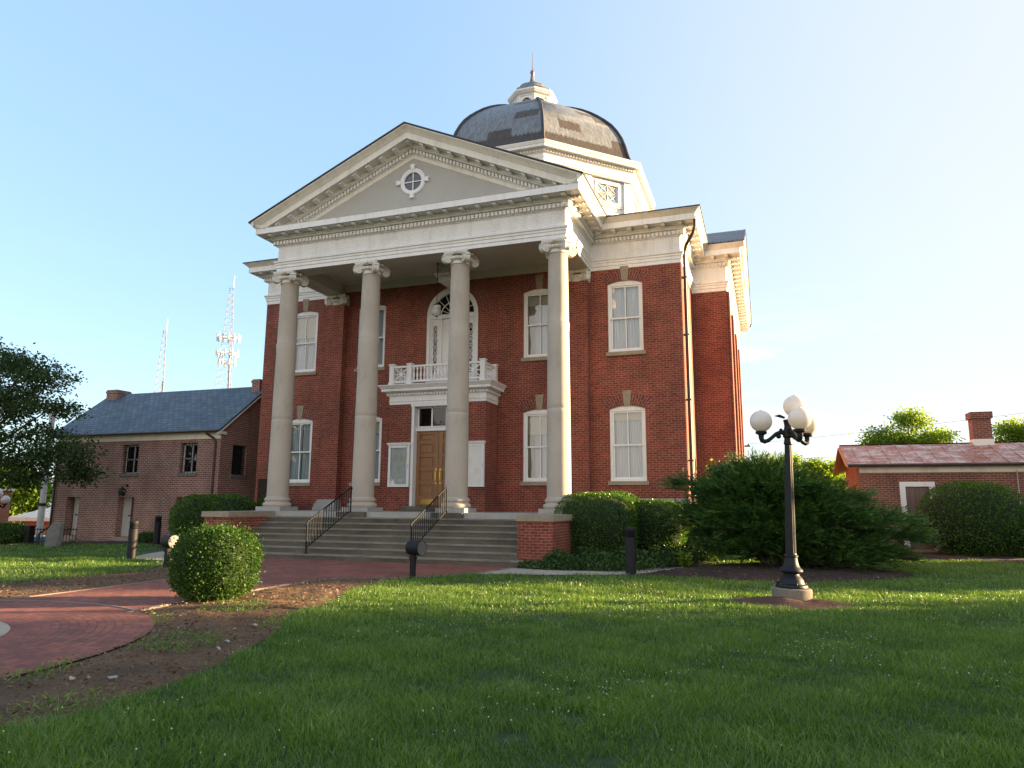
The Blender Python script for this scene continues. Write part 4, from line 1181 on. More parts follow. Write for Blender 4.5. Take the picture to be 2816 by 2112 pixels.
m_ = MB(); ionic(m_); m_.build('capital', 'capital', col0, loc=(0, 0, 9.335), smooth=40)
m_ = MB(); m_.box(-0.49, 0.49, -0.49, 0.49, 1.323, 1.46); m_.build('plinth', 'granite', col0, loc=(0, 0, 0), smooth=0)
for x in (-1.66, 1.66, 4.98): copy_tree(col0, CH, (x, 0, 0))
# antae on the wall
for sx in (-1, 1):
    a = MB(); cx = sx * 4.88
    a.box(cx - 0.375, cx + 0.375, 2.77, WY, 1.32, 9.30); an = a.build('pilaster', 'brick', CH, smooth=0)
    a = MB()
    for hw, y, z0, z1 in ((0.50, 2.60, 1.322, 1.45), (0.47, 2.64, 1.45, 1.57), (0.43, 2.69, 1.57, 1.65), (0.405, 2.73, 1.65, 1.73)): a.box(cx - hw, cx + hw, y, WY, z0, z1)
    a.build('base', 'granite', an, smooth=0)
    a = MB(); ionic(a); a.v = [(x * 1.0 + cx, 2.94 + y * 0.55, z + 9.335) for x, y, z in a.v]; a.build('capital', 'capital', an, smooth=40)

# ---- vestibule, door, balcony
VX, VY = 1.84, 1.95
v = MB()
v.tri_fill([(-VX, 1.32), (VX, 1.32), (VX, 5.10), (-VX, 5.10)], [[(-0.96, 1.5), (0.96, 1.5), (0.96, 5.07), (-0.96, 5.07)]], lambda x, z: (x, VY, z))
for sx in (-1, 1): v.poly([(sx * VX, VY, 1.32), (sx * VX, WY, 1.32), (sx * VX, WY, 5.10), (sx * VX, VY, 5.10)] if sx > 0 else [(sx * VX, WY, 1.32), (sx * VX, VY, 1.32), (sx * VX, VY, 5.1), (sx * VX, WY, 5.1)])
ves = v.build('vestibule', 'brick', CH, smooth=0)
vp = [(-VX, WY), (-VX, VY), (VX, VY), (VX, WY)]
v = MB(); v.sweep([(0.0, 5.08), (0.025, 5.08), (0.025, 5.17), (0.045, 5.18), (0.05, 5.215), (0.03, 5.22), (0.03, 5.37), (0.05, 5.385), (0.05, 5.49), (0.12, 5.50), (0.15, 5.54), (0.24, 5.545), (0.24, 5.535), (0.255, 5.535), (0.255, 5.62), (0.28, 5.64), (0.34, 5.72), (0.36, 5.73), (0.36, 5.76), (-0.1, 5.80)], vp)
v.box(-VX, VX, VY, WY, 5.72, 5.795)
vent = v.build('vestibule_cornice', 'white', CH, smooth=20)
dentil_run(along(vp, 0.085, 0.115, closed=False, skip_ends=0.02), vent, 0.07, -0.04, 0.03, 5.40, 5.48)
f = MB()
for sx in (-1, 1): f.box(min(sx * .96, sx * .86), max(sx * .96, sx * .86), VY - .03, VY + .34, 1.5, 5.0)
f.box(-0.99, 0.99, VY - .035, VY + .34, 4.985, 5.075); f.box(-0.86, 0.86, VY + .16, VY + .34, 4.125, 4.29)
f.box(-0.86, 0.86, VY + .14, VY + .2, 4.25, 4.29)
for x in (-0.82, -0.28, 0.28, 0.82): f.box(x - .028, x + .028, VY + .22, VY + .28, 4.29, 4.985)
f.box(-0.86, 0.86, VY + .22, VY + .28, 4.94, 4.985)
df = f.build('door_frame', 'window_white', CH, smooth=0)
p = MB(); p.poly([(-.82, VY + .25, 4.29), (.82, VY + .25, 4.29), (.82, VY + .25, 4.95), (-.82, VY + .25, 4.95)]); p.build('transom_pane', 'glass_dark', df, smooth=0)
p = MB(); p.box(-.95, .95, VY + .8, VY + .84, 1.4, 5.1); p.build('dark_lobby', 'dark', df, smooth=0)
DYY = VY + 0.24
for sx in (-1, 1):
    d = MB(); X = lambda a_, b_: (min(sx * a_, sx * b_), max(sx * a_, sx * b_))
    d.box(*X(0.006, 0.86), DYY + 0.025, DYY + 0.06, 1.515, 4.12)
    for a_, b_ in ((0.006, 0.16), (0.72, 0.86)): d.box(*X(a_, b_), DYY - .012, DYY + .03, 1.515, 4.12)
    zs = [1.515, 1.80, 2.30, 2.78, 3.26, 3.72, 4.12]
    for i, z in enumerate(zs):
        lo_, hi_ = (z, z + 0.05) if i == 0 else (z - 0.055, z + 0.055) if i < 6 else (z - 0.11, z)
        d.box(*X(0.16, 0.72), DYY - .010, DYY + .03, lo_, hi_)
    for i in range(1, 6): d.box(*X(0.235, 0.645), DYY + .004, DYY + .03, zs[i] + 0.12, (zs[i + 1] - 0.12 if i < 5 else 3.95))
    dl = d.build('door', 'oak', CH, smooth=0)
    h = MB(); xh = sx * 0.085
    h.box(xh - .03, xh + .03, DYY - .022, DYY - .013, 2.27, 2.80)
    h.tube([(xh, DYY - .02, 2.33), (xh, DYY - .075, 2.36), (xh, DYY - .085, 2.53), (xh, DYY - .075, 2.70), (xh, DYY - .02, 2.73)], 0.016, 8)
    h.build('handle', 'brass', dl, smooth=40)
    h = MB(); h.box(*X(0.17, 0.71), DYY + .012, DYY + .024, 1.57, 1.78); h.build('kick_plate', 'brass', dl, smooth=0)
t = MB(); t.box(-1.08, 1.08, 1.55, 2.2, 1.322, 1.5); t.build('door_step', 'step', CH, smooth=0)
# arched balcony door
f = MB()
def arch_ring(mb, r0, r1, y0, y1, n=28, a0=0, a1=pi, cz=ARC_Z):
    for i in range(n):
        t0, t1 = a0 + (a1 - a0) * i / n, a0 + (a1 - a0) * (i + 1) / n
        q = [(r_ * cos(t), cz + r_ * sin(t)) for r_, t in ((r0, t0), (r1, t0), (r1, t1), (r0, t1))]
        mb.hexa([(x, y0, z) for x, z in q] + [(x, y1, z) for x, z in q])
arch_ring(f, 0.93, ARC_R, WY + .02, WY + .2); arch_ring(f, 0.86, 0.93, WY + .06, WY + .2)
for sx in (-1, 1):
    X = lambda a_, b_: (min(sx * a_, sx * b_), max(sx * a_, sx * b_))
    f.box(*X(0.93, ARC_R), WY + .02, WY + .2, ARC_B, ARC_Z); f.box(*X(0.86, .93), WY + .06, WY + .2, ARC_B, ARC_Z - .06)
    f.box(*X(0.44, 0.55), WY + .06, WY + .2, ARC_B, ARC_Z - .06)
    f.box(*X(0.55, 0.64), WY + .09, WY + .15, ARC_B, 8.5); f.box(*X(0.80, 0.86), WY + .09, WY + .15, ARC_B, 8.5)
    f.box(*X(0.64, 0.80), WY + .09, WY + .15, ARC_B, 6.35); f.box(*X(0.64, 0.80), WY + .09, WY + .15, 8.22, 8.5)
    for i in range(8):
        z0 = 6.35 + i * 0.234; f.bar((sx * .64, WY + .115, z0), (sx * .80, WY + .115, z0 + .234), .016); f.bar((sx * .80, WY + .115, z0), (sx * .64, WY + .115, z0 + .234), .016)
        if i % 3 == 2: f.bar((sx * .64, WY + .113, z0 + .234), (sx * .80, WY + .113, z0 + .234), .018)
f.box(-0.95, 0.95, WY + .03, WY + .2, ARC_Z - .13, ARC_Z); f.box(-0.97, 0.97, WY + .015, WY + .2, ARC_Z - .03, ARC_Z + .02)
for k in range(1, 8):
    a = pi * k / 8; f.bar((0.12 * cos(a), WY + .12, ARC_Z + .12 * sin(a)), (0.9 * cos(a), WY + .12, ARC_Z + .9 * sin(a)), .022)
arch_ring(f, 0.50, 0.525, WY + .105, WY + .135); arch_ring(f, 0.10, 0.14, WY + .105, WY + .135)
ad_ = f.build('balcony_door_frame', 'window_white', CH, smooth=0)
p = MB(); p.poly([(0.9 * cos(pi * i / 24), WY + .14, ARC_Z + .9 * sin(pi * i / 24)) for i in range(24, -1, -1)])
p.build('fanlight_pane', 'glass_dark', ad_, smooth=0)
for sx in (-1, 1):
    p = MB(); p.poly([(sx * .72 - .09, WY + .125, 6.3), (sx * .72 + .09, WY + .125, 6.3), (sx * .72 + .09, WY + .125, 8.25), (sx * .72 - .09, WY + .125, 8.25)])
    p.build('sidelight_pane', 'glass_dark', ad_, smooth=0)
p = MB(); p.box(-1.2, 1.2, WY + .32, WY + .35, 5.7, 9.8); p.build('dark_room', 'dark', ad_, smooth=0)
p = MB(); p.box(-.44, .44, WY + .12, WY + .16, ARC_B, 8.46)
for z0, z1 in ((6.0, 6.7), (6.85, 7.5), (7.65, 8.3)):
    for sx in (-1, 1): p.box(sx * .22 - .15, sx * .22 + .15, WY + .108, WY + .12, z0, z1)
p.build('balcony_door', 'white', CH, smooth=0)
# balustrade
BY = 1.88
bal = MB()
for z0, z1, hw in ((5.86, 5.93, .035), (6.40, 6.47, .05)):
    bal.box(-1.80, 1.80, BY - hw, BY + hw, z0, z1)
    for sx in (-1, 1): bal.box(sx * 1.76 - hw, sx * 1.76 + hw, BY + hw, WY, z0, z1)
for x in (-1.76, -1.05, 1.05, 1.76):
    bal.box(x - .085, x + .085, BY - .085, BY + .085, 5.79, 6.50); bal.box(x - .11, x + .11, BY - .11, BY + .11, 6.50, 6.545); bal.box(x - .105, x + .105, BY - .105, BY + .105, 5.79, 5.87)
for sx in (-1, 1): bal.box(sx * 1.76 - .085, sx * 1.76 + .085, WY - .17, WY, 5.79, 6.50); bal.box(sx * 1.76 - .11, sx * 1.76 + .11, WY - .2, WY, 6.50, 6.545)
for sx in (-1, 1):
    x0, x1 = sx * 1.14, sx * 1.67
    for a_, b_ in (((x0, 5.93), (x1, 6.40)), ((x0, 6.40), (x1, 5.93)), (((x0 + x1) / 2, 5.93), ((x0 + x1) / 2, 6.40)), ((x0, 6.165), (x1, 6.165))):
        bal.bar((a_[0], BY, a_[1]), (b_[0], BY, b_[1]), 0.032, 0.04, (0, 1, 0))
    bal.lathe([(1e-6, -.02), (.06, -.02), (.06, .03), (1e-6, .03)], 16, ((x0 + x1) / 2, BY, 6.165), mat=RY, caps=False)
bl = bal.build('balustrade', 'white', CH, smooth=0)
bp = MB(); bp.lathe([(.038, 0), (.038, .06), (.022, .08), (.04, .14), (.043, .19), (.026, .30), (.02, .36), (.03, .38), (.038, .40), (.038, .47)], 10)
xs = [(-0.90 + 1.80 * i / 13, BY) for i in range(14)] + [(sx * 1.76, BY + .2 + .18 * i) for sx in (-1, 1) for i in range(5)]
b0 = bp.build('baluster', 'white', bl, loc=(xs[0][0], xs[0][1], 5.93), smooth=40)
for q in xs[1:]: copy_tree(b0, bl, (q[0], q[1], 5.93))
# downspout on the right wing
p = MB()
p.tube([(8.98, 2.62, 11.1), (8.96, 2.66, 10.75), (8.88, 2.72, 10.55), (8.62, 3.0, 10.25), (8.53, 3.2, 10.05), (8.53, 3.28, 9.8), (8.53, 3.30, 5.0), (8.53, 3.32, 0.1)], 0.055, 10)
for z in (9.2, 7.2, 5.0, 3.0): p.box(8.42, 8.60, 3.23, 3.38, z, z + .05)
p.build('downspout', 'pipe', CH, smooth=40)
p = MB(); p.box(8.42, 8.56, 3.85, 4.0, 0.2, 9.0)
p.build('conduit', 'pole_grey', CH, smooth=0)

# ================================================================== things on and by the courthouse
def handrail(x, label):
    root = empty('handrail', (x, -2.95, 0.165), label, 'handrail', 'iron handrails on the front steps')
    sl = 0.165 / 0.357
    y0, y1 = -2.95, -0.70; zt0 = 1.05; zt = lambda y: zt0 + sl * (y - y0); zb = lambda y: 0.33 + sl * (y - y0)
    m_ = MB(); m_.tube([(x, y0 - .03, zt0 - .09), (x, y0 - .045, zt0 - .04), (x, y0, zt0), (x, y1 - .05, zt(y1 - .05)), (x, y1 + .02, zt(y1) - .005), (x, y1 + .04, zt(y1) - .06)], 0.024, 8); m_.build('top_rail', 'iron', root, smooth=50)
    m_ = MB(); m_.bar((x, y0, zb(y0)), (x, y1 - .12, zb(y1 - .12)), 0.022); m_.bar((x, y1 - .12, zb(y1 - .12)), (x, y1, zb(y1 - .12)), 0.022); m_.build('bottom_rail', 'iron', root, smooth=0)
    for y, z0 in ((y0, 0.165), (y1, 1.155)):
        m_ = MB(); m_.box(x - .017, x + .017, y - .017, y + .017, z0, zt(y)); m_.box(x - .06, x + .06, y - .06, y + .06, z0, z0 + .012); m_.build('post', 'iron', root, smooth=0)
    first_b = None
    for i in range(1, 17):
        y = y0 + (y1 - y0) * i / 17; b_ = MB(); b_.box(x - .0085, x + .0085, y - .0085, y + .0085, min(zb(y), zb(y1 - .12)), zt(y)); b_.build('baluster', 'iron', root, smooth=0)
    return root
handrail(-1.66, 'black iron handrail on the steps whose top stands before the second column from the left')
handrail(1.66, 'black iron handrail on the steps whose top stands before the column hiding half the door')

def notice_board(cx, label, papers, gname='notice boards beside the door'):
    root = empty('notice_board', (cx, VY, 2.15), label, 'notice board', gname)
    m_ = MB(); z0, z1, hw = 2.16, 3.62, .41; ya, yb = VY - .085, VY
    m_.box(cx - hw, cx - hw + .085, ya, yb, z0, z1); m_.box(cx + hw - .085, cx + hw, ya, yb, z0, z1); m_.box(cx - hw + .085, cx + hw - .085, ya, yb, z0, z0 + .09); m_.box(cx - hw + .085, cx + hw - .085, ya, yb, z1 - .09, z1)
    m_.build('case_frame', 'window_white', root, smooth=0)
    m_ = MB(); m_.box(cx - hw - .03, cx + hw + .03, ya - .03, yb, z1, z1 + .05); m_.box(cx - hw - .05, cx + hw + .05, ya - .055, yb, z1 + .05, z1 + .085); m_.build('hood', 'window_white', root, smooth=0)
    m_ = MB(); m_.box(cx - hw + .085, cx + hw - .085, VY - .03, VY - .005, z0 + .09, z1 - .09); m_.build('back_board', 'board_back', root, smooth=0)
    for px, pz, w_, h_ in papers:
        m_ = MB(); m_.box(cx + px - w_ / 2, cx + px + w_ / 2, VY - .034, VY - .0302, pz, pz + h_)
        p_ = m_.build('paper', 'paper', root, smooth=0)
        m_ = MB()
        for k in range(int(h_ / .035) - 2):
            m_.box(cx + px - w_ * .38, cx + px + w_ * (.38 if k % 3 else .2), VY - .0362, VY - .0342, pz + h_ - .05 - k * .035, pz + h_ - .045 - k * .035)
        m_.build('print_lines', 'pole_grey', p_, smooth=0)
    m_ = MB(); m_.poly([(cx - hw + .085, VY - .06, z0 + .09), (cx + hw - .085, VY - .06, z0 + .09), (cx + hw - .085, VY - .06, z1 - .09), (cx - hw + .085, VY - .06, z1 - .09)]); m_.build('glass_door', 'glass', root, smooth=0)
    m_ = MB(); m_.sphere((cx + hw - .04, ya - .008, 2.85), .014, 8, 6); m_.sphere((cx + hw - .04, ya - .008, 2.92), .014, 8, 6); m_.build('latch', 'iron', root, smooth=50)
notice_board(-1.40, 'white glazed notice board with pinned papers, to the left of the wooden door', [(-.13, 3.05, .216, .28), (.12, 3.0, .216, .28), (.02, 2.62, .216, .28)])
notice_board(1.42, 'white glazed notice board half hidden behind the stone column, right of the wooden door', [(-.1, 2.9, .216, .28), (.14, 2.55, .216, .28)])

root = empty('hanging_lantern', (0, 1.75, 8.2), 'white urn shaped lantern hanging on a thin rod in front of the arched window', 'lantern')
m_ = MB(); m_.lathe([(.055, 8.18), (.09, 8.20), (.135, 8.27), (.15, 8.36), (.145, 8.40), (.125, 8.43), (.14, 8.46), (.15, 8.52), (.145, 8.56)], 24, (0, 1.75, 0)); m_.build('lamp_shade', 'globe', root, smooth=40)
m_ = MB(); m_.lathe([(.15, 8.56), (.12, 8.60), (.06, 8.63), (.02, 8.65), (.011, 8.66), (.011, 10.1), (.05, 10.11), (.05, 10.13)], 16, (0, 1.75, 0)); m_.lathe([(.03, 8.15), (.05, 8.18)], 12, (0, 1.75, 0)); m_.build('rod', 'iron', root, smooth=40)

root = empty('wall_plaque', (-7.98, WY, 2.0), 'dark bronze plaque on the brick beside the leftmost column', 'plaque')
m_ = MB(); m_.box(-8.26, -7.70, 3.04, WY, 1.45, 2.53); pl_ = m_.build('plate', 'bronze', root, smooth=0)
m_ = MB()
for k in range(13): m_.box(-8.18 + .02 * (k % 3), -7.78 - .03 * (k % 2), 3.034, 3.0395, 1.56 + k * .066, 1.58 + k * .066)
m_.build('raised_lines', 'bronze', root, smooth=0)

# ================================================================== lamp post with four globes
def lamp_post(x, y, z, label, group, yaw=YAW):
    root = empty('lamp_post', (x, y, z), label, 'lamp post', group)
    c = (x, y, z)
    m_ = MB(); m_.lathe([(.315, -.1), (.318, .225), (.305, .242), (1e-6, .245)], 40, c); m_.build('concrete_base', 'concrete_base', root, smooth=35)
    m_ = MB(); m_.lathe([(.25, .245), (.258, .262), (.25, .295), (.212, .312), (.20, .335), (.19, .372), (.155, .42), (.128, .448), (.122, .468), (.14, .480), (.178, .497), (.186, .52), (.176, .545), (.150, .565), (.128, .60), (.112, .65), (.103, .70), (.101, .735), (.114, .745), (.114, .768), (.094, .782), (.088, .80)], 40, c)
    for k in range(4): m_.sphere((x + .225 * cos(k * pi / 2 + .3), y + .225 * sin(k * pi / 2 + .3), z + .315), .022, 8, 6)
    m_.build('post_base', 'lamp_iron', root, smooth=35)
    m_ = MB(); n = 40
    pr = [(.086, .79), (.083, 1.1), (.074, 1.8), (.063, 2.4), (.058, 2.62)]
    base = len(m_.v)
    for r_, zz in pr:
        for i in range(n): 
            rr = r_ * (1.0 if i % 2 else 0.93); a = 2 * pi * i / n; m_.v.append((x + rr * cos(a), y + rr * sin(a), z + zz))
    for j in range(len(pr) - 1):
        for i in range(n): m_.face([base + j * n + i, base + j * n + (i + 1) % n, base + (j + 1) * n + (i + 1) % n, base + (j + 1) * n + i])
    m_.lathe([(.058, 2.61), (.072, 2.63), (.072, 2.66), (.062, 2.68), (.062, 2.73), (.082, 2.75), (.082, 2.86), (.066, 2.88), (.055, 2.93), (.06, 2.98), (.075, 3.04), (.05, 3.05)], 24, c)
    m_.build('pole', 'lamp_iron', root, smooth=28)
    lat = Vector((cos(yaw), sin(yaw), 0)); dep = Vector((-sin(yaw), cos(yaw), 0))
    for deg in (165, -85, 22):
        u = lat * cos(radians(deg)) + dep * sin(radians(deg)); P = Vector(c)
        m_ = MB()
        pts = [P + u * r_ + Vector((0, 0, h)) for r_, h in ((.06, 2.81), (.13, 2.83), (.19, 2.80), (.26, 2.735), (.32, 2.685), (.38, 2.665), (.42, 2.685), (.434, 2.73), (.434, 2.79))]
        m_.tube(pts, [.034, .036, .034, .033, .035, .040, .043, .045, .05], 10)
        e_ = P + u * .434
        m_.lathe([(.05, 2.78), (.092, 2.80), (.097, 2.835), (.085, 2.845)], 20, (e_.x, e_.y, z))
        q = P + u * .15 + Vector((0, 0, 2.76)); m_.sphere(q, .042, 10, 8); m_.sphere(P + u * .11 + Vector((0, 0, 2.87)), .03, 8, 6)
        m_.build('arm', 'lamp_iron', root, smooth=45)
        gl = MB(); gl.sphere((e_.x, e_.y, z + 3.02), .188, 32, 20); gl.lathe([(.03, 3.205), (.028, 3.213), (1e-6, 3.216)], 12, (e_.x, e_.y, z)); gl.build('globe', 'globe', root, smooth=60)
    tp_ = Vector(c) + lat * .13; m_ = MB(); m_.tube([Vector(c) + Vector((0, 0, 3.0)), tp_ + Vector((0, 0, 3.09))], [.05, .06], 8); m_.lathe([(.06, 3.07), (.10, 3.09), (.10, 3.115)], 20, (tp_.x, tp_.y, z)); m_.build('stem', 'lamp_iron', root, smooth=40)
    gl = MB(); gl.sphere((tp_.x, tp_.y, z + 3.29), .190, 32, 20); gl.lathe([(.04, 3.475), (.035, 3.485), (1e-6, 3.487)], 12, (tp_.x, tp_.y, z)); gl.build('globe', 'globe', root, smooth=60)
    q = Vector(c) - lat * .10 + Vector((0, 0, 3.08))
    m_ = MB(); m_.tube([q + lat * .05, q - lat * .04 + Vector((0, 0, .03)), q - lat * .13 + Vector((0, 0, .025))], [.02, .028, .003], 8); m_.build('leaf_ornament', 'lamp_iron', root, smooth=40)
    root.rotation_euler = Matrix.Rotation(radians(1.9), 4, dep).to_euler()   # the post leans a little
    return root
lamp_post(11.08, -7.55, 0.0, 'black lamp post with four white globes standing on the lawn in front of the juniper', 'globe lamp posts')
lamp_post(-23.2, 3.1, gz(-23.2), 'distant globe lamp post at the left edge in front of the far red wall', 'globe lamp posts')

# ================================================================== bollards, floodlights, finial post
def bollard(x, y, z, label, h=1.06):
    m_ = MB(); root = empty('bollard', (x, y, z), label, 'bollard', 'dark round bollards by the walks')
    m_.lathe([(.122, -.05), (.122, h - .22)], 28, (x, y, z)); m_.lathe([(.122, h - .06), (.122, h - .012), (.112, h), (1e-6, h)], 28, (x, y, z)); m_.build('body', 'bollard', root, smooth=35)
    m_ = MB(); pr = []
    for k in range(4):
        zz = h - .22 + k * .04; pr += [(.100, zz), (.118, zz + .028), (.122, zz + .032), (.122, zz + .04)]
    m_.lathe(pr, 28, (x, y, z), caps=False); m_.build('louvred_head', 'bollard', root, smooth=35)
bollard(7.72, -3.66, 0.0, 'dark round bollard standing in front of the clipped hedge at right')
bollard(-5.95, -4.95, 0.0, 'dark round bollard at the end of the pale walk before the old brick jail')
bollard(-11.0, 0.9, 0.0, 'dark round bollard farther back, between the jail wall and the bush at its corner')

def floodlight(x, y, label):
    root = empty('floodlight', (x, y, 0), label, 'floodlight', 'black drum floodlights on posts')
    m_ = MB(); m_.box(x - .045, x + .045, y - .055, y + .055, -.05, .50); m_.box(x - .06, x + .06, y - .07, y + .07, .40, .46); m_.build('post', 'bollard', root, smooth=0)
    R = Matrix.Translation((x + .05, y, .64)) @ Matrix.Rotation(radians(-14), 4, 'Z') @ Matrix.Rotation(pi / 2, 4, 'Y')
    m_ = MB(); m_.lathe([(1e-6, -.19), (.10, -.185), (.145, -.165), (.155, -.12), (.155, .16), (.162, .165), (.162, .185), (.15, .187)], 28, mat=R, caps=False); m_.build('drum', 'iron', root, smooth=35)
    m_ = MB(); m_.lathe([(.15, .187), (.147, .18), (1e-6, .18)], 28, mat=R, caps=False); m_.build('face_plate', 'flood_face', root, smooth=20)
floodlight(3.52, -6.45, 'black drum floodlight on a post at the grass edge before the steps')
floodlight(-3.0, -6.66, 'black drum floodlight with bright sunlit face, just left of the clipped boxwood')

m_ = MB(); m_.lathe([(.05, 0), (.05, .03), (.032, .05), (.026, .30), (.026, .50), (.04, .52), (.04, .54), (.026, .56), (.035, .60), (.02, .63), (.02, .66), (.034, .68), (.046, .72), (.046, .75), (.03, .79), (1e-6, .80)], 16, (-2.62, -11.1, 0))
tag(m_.build('ornamental_post', 'iron', smooth=40), 'slim black iron post with a ball top at the left edge by the path', 'post')

# ================================================================== old jail
JX0, JX1, JY0, JY1 = -18.62, -9.78, 2.5, 7.7
JA = empty('jail_house', ((JX0 + JX1) / 2, JY0, 0), 'old two storey brown brick jail with slate roof and barred windows', 'house')
jw = [(-17.95, -17.08), (-14.86, -13.98), (-11.78, -10.9)]
m_ = MB(); hs = []
for x0, x1 in jw: hs.append([(x0, 2.76), (x1, 2.76), (x1, 3.98), (x0, 3.98)])
jd = [(-17.78, -17.04), (-14.86, -13.98), (-11.78, -10.9)]
for x0, x1 in jd: hs.append([(x0, .15), (x1, .15), (x1, 1.79), (x0, 1.79)])
m_.tri_fill([(JX0, -1.5), (JX1, -1.5), (JX1, 4.5), (JX0, 4.5)], hs, lambda x, z: (x, JY0, z))
for h in hs: reveal(m_, h, JY0, JY0 + .38)
gw = [(3.24, 2.72), (4.08, 2.72), (4.08, 3.92), (3.24, 3.92)]
JR = (JY0 + JY1) / 2
m_.tri_fill([(JY0, -1.5), (JY1, -1.5), (JY1, 4.5), (JR, 6.55), (JY0, 4.5)], [gw], lambda y, z: (JX1, y, z))
for i in range(4):
    a_, b_ = gw[i], gw[(i + 1) % 4]; m_.poly([(JX1, a_[0], a_[1]), (JX1 - .38, a_[0], a_[1]), (JX1 - .38, b_[0], b_[1]), (JX1, b_[0], b_[1])])
m_.poly([(JX0, JY1, -1.5), (JX0, JY0, -1.5), (JX0, JY0, 4.5), (JX0, JR, 6.55), (JX0, JY1, 4.5)]); m_.poly([(JX1, JY1, -1.5), (JX0, JY1, -1.5), (JX0, JY1, 4.5), (JX1, JY1, 4.5)])
m_.build('wall', 'brick_jail', JA, smooth=0)
m_ = MB(); m_.box(JX0 + .2, JX1 - .2, JY0 + .42, JY1 - .3, -1, 4.4); m_.build('interior', 'dark', JA, smooth=0)
m_ = MB(); m_.box(JX0 - .02, JX1 + .02, JY0 - .03, JY0 - .001, 4.12, 4.36); m_.box(JX0 - .05, JX1 + .05, JY0 - .22, JY0 - .001, 4.36, 4.40); m_.box(JX1 - .02, JX1 + .16, JY0 - .24, JY0 + .14, 4.28, 4.40)
m_.build('cornice_board', 'cream', JA, smooth=0)
m_ = MB()
for s_, ya in ((-1, JY0 - .28), (1, JY1 + .28)):
    a_ = [(JX0 - .22, ya, 4.38), (JX1 + .14, ya, 4.38), (JX1 + .14, JR, 6.60), (JX0 - .22, JR, 6.60)]
    if s_ > 0: a_ = a_[::-1]
    m_.poly([(x, y, z + .07) for x, y, z in a_]); m_.poly(a_[::-1]); 
    for i in range(4): p_, q_ = a_[i], a_[(i + 1) % 4]; m_.poly([p_, q_, (q_[0], q_[1], q_[2] + .07), (p_[0], p_[1], p_[2] + .07)])
roofj = m_.build('roof', 'slate', JA, smooth=0)
m_ = MB()
for s_ in (-1, 1):
    ya = JR + s_ * (JY1 - JR + .27)
    m_.bar((JX1 + .10, ya, 4.32), (JX1 + .10, JR, 6.53), .03, .13, (1, 0, 0.01))
m_.build('rake_board', 'cream', roofj, smooth=0)
for x0, x1, y0, y1, z1 in ((-19.0 + .35, -18.0, 4.7, 5.5, 6.84), (-10.25, -9.85, 4.7, 5.5, 6.92)):
    m_ = MB(); m_.box(x0, x1, y0, y1, 5.6, z1); m_.box(x0 - .03, x1 + .03, y0 - .03, y1 + .03, z1 - .16, z1 - .06); m_.build('chimney', 'brick_jail', roofj, smooth=0)
def jail_window(M4):
    f = MB(); W, H = .87, 1.2
    f.box(-W / 2, -W / 2 + .06, .20, .28, 0, H, M4); f.box(W / 2 - .06, W / 2, .20, .28, 0, H, M4); f.box(-W / 2, W / 2, .20, .28, H - .06, H, M4); f.box(-W / 2, W / 2, .20, .28, 0, .06, M4); f.box(-W / 2, W / 2, .21, .27, H / 2 - .025, H / 2 + .025, M4); f.box(-.02, .02, .21, .27, 0, H, M4)
    w_ = f.build('window', 'jail_white', JA, smooth=0)
    p_ = MB(); p_.poly([M4 @ Vector(q) for q in ((-W / 2, .24, 0), (W / 2, .24, 0), (W / 2, .24, H), (-W / 2, .24, H))]); p_.build('pane', 'glass_dark', w_, smooth=0)
    b_ = MB()
    for i in range(6): x = -W / 2 + W * (i + .5) / 6; b_.tube([M4 @ Vector((x, .08, 0)), M4 @ Vector((x, .08, H))], .014, 6)
    for zz in (.3, .6, .9): b_.bar(M4 @ Vector((-W / 2, .08, zz)), M4 @ Vector((W / 2, .08, zz)), .03, .012)
    b_.build('bars', 'iron', w_, smooth=40)
    s_ = MB(); s_.box(-W / 2 - .06, W / 2 + .06, -.05, .15, -.12, -.002, M4); s_.build('sill', 'marker', w_, smooth=0)
for x0, x1 in jw: jail_window(Matrix.Translation(((x0 + x1) / 2, JY0, 2.76)))
jail_window(Matrix.Translation((JX1, 3.66, 2.72)) @ Matrix.Rotation(pi / 2, 4, 'Z'))
for i, (x0, x1) in enumerate(jd):
    m_ = MB(); xs_ = x0 + (.36 if i != 1 else .42)
    m_.box(x0, xs_, JY0 + .30, JY0 + .36, .16, 1.79) if i else m_.box(x0 + .12, x1 - .2, JY0 + .30, JY0 + .36, .16, 1.79)
    d_ = m_.build('door', 'jail_white', JA, smooth=0)
    m_ = MB(); m_.box((xs_ if i else x1 - .2), x1, JY0 + .31, JY0 + .35, .16, 1.79); m_.build('red_panel', 'jail_red', d_, smooth=0)
    m_ = MB(); m_.sphere((xs_ - .05, JY0 + .27, 1.02), .035, 8, 6); m_.box(xs_ - .05, xs_ + .10, JY0 + .26, JY0 + .28, 1.01, 1.035); m_.build('latch', 'iron', d_, smooth=40)
    m_ = MB(); m_.box(x0 - .1, x1 + .05, JY0 - .06, JY0 + .36, .03, .148); m_.box(x0 - .35 + .7 * (i == 0), x1 + .25, JY0 - .5, JY0 - .061, -.1, .03); m_.build('doorstep', 'sandstone', JA, smooth=0)
m_ = MB(); m_.tube([(-10.35, JY0 - .2, 4.34), (-10.28, JY0 - .16, 4.28), (-10.05, JY0 - .07, 4.12), (-9.98, JY0 - .06, 3.95), (-9.98, JY0 - .06, .1)], .045, 8); m_.build('downspout', 'pipe', JA, smooth=40)
m_ = MB(); m_.tube([(-18.5, JY0 - .07, 4.2), (-18.5, JY0 - .07, .55), (-18.62, JY0 - .12, .45), (-18.95, JY0 - .2, .2), (-18.98, JY0 - .2, -.4)], .045, 8); m_.build('downspout', 'pipe', JA, smooth=40)
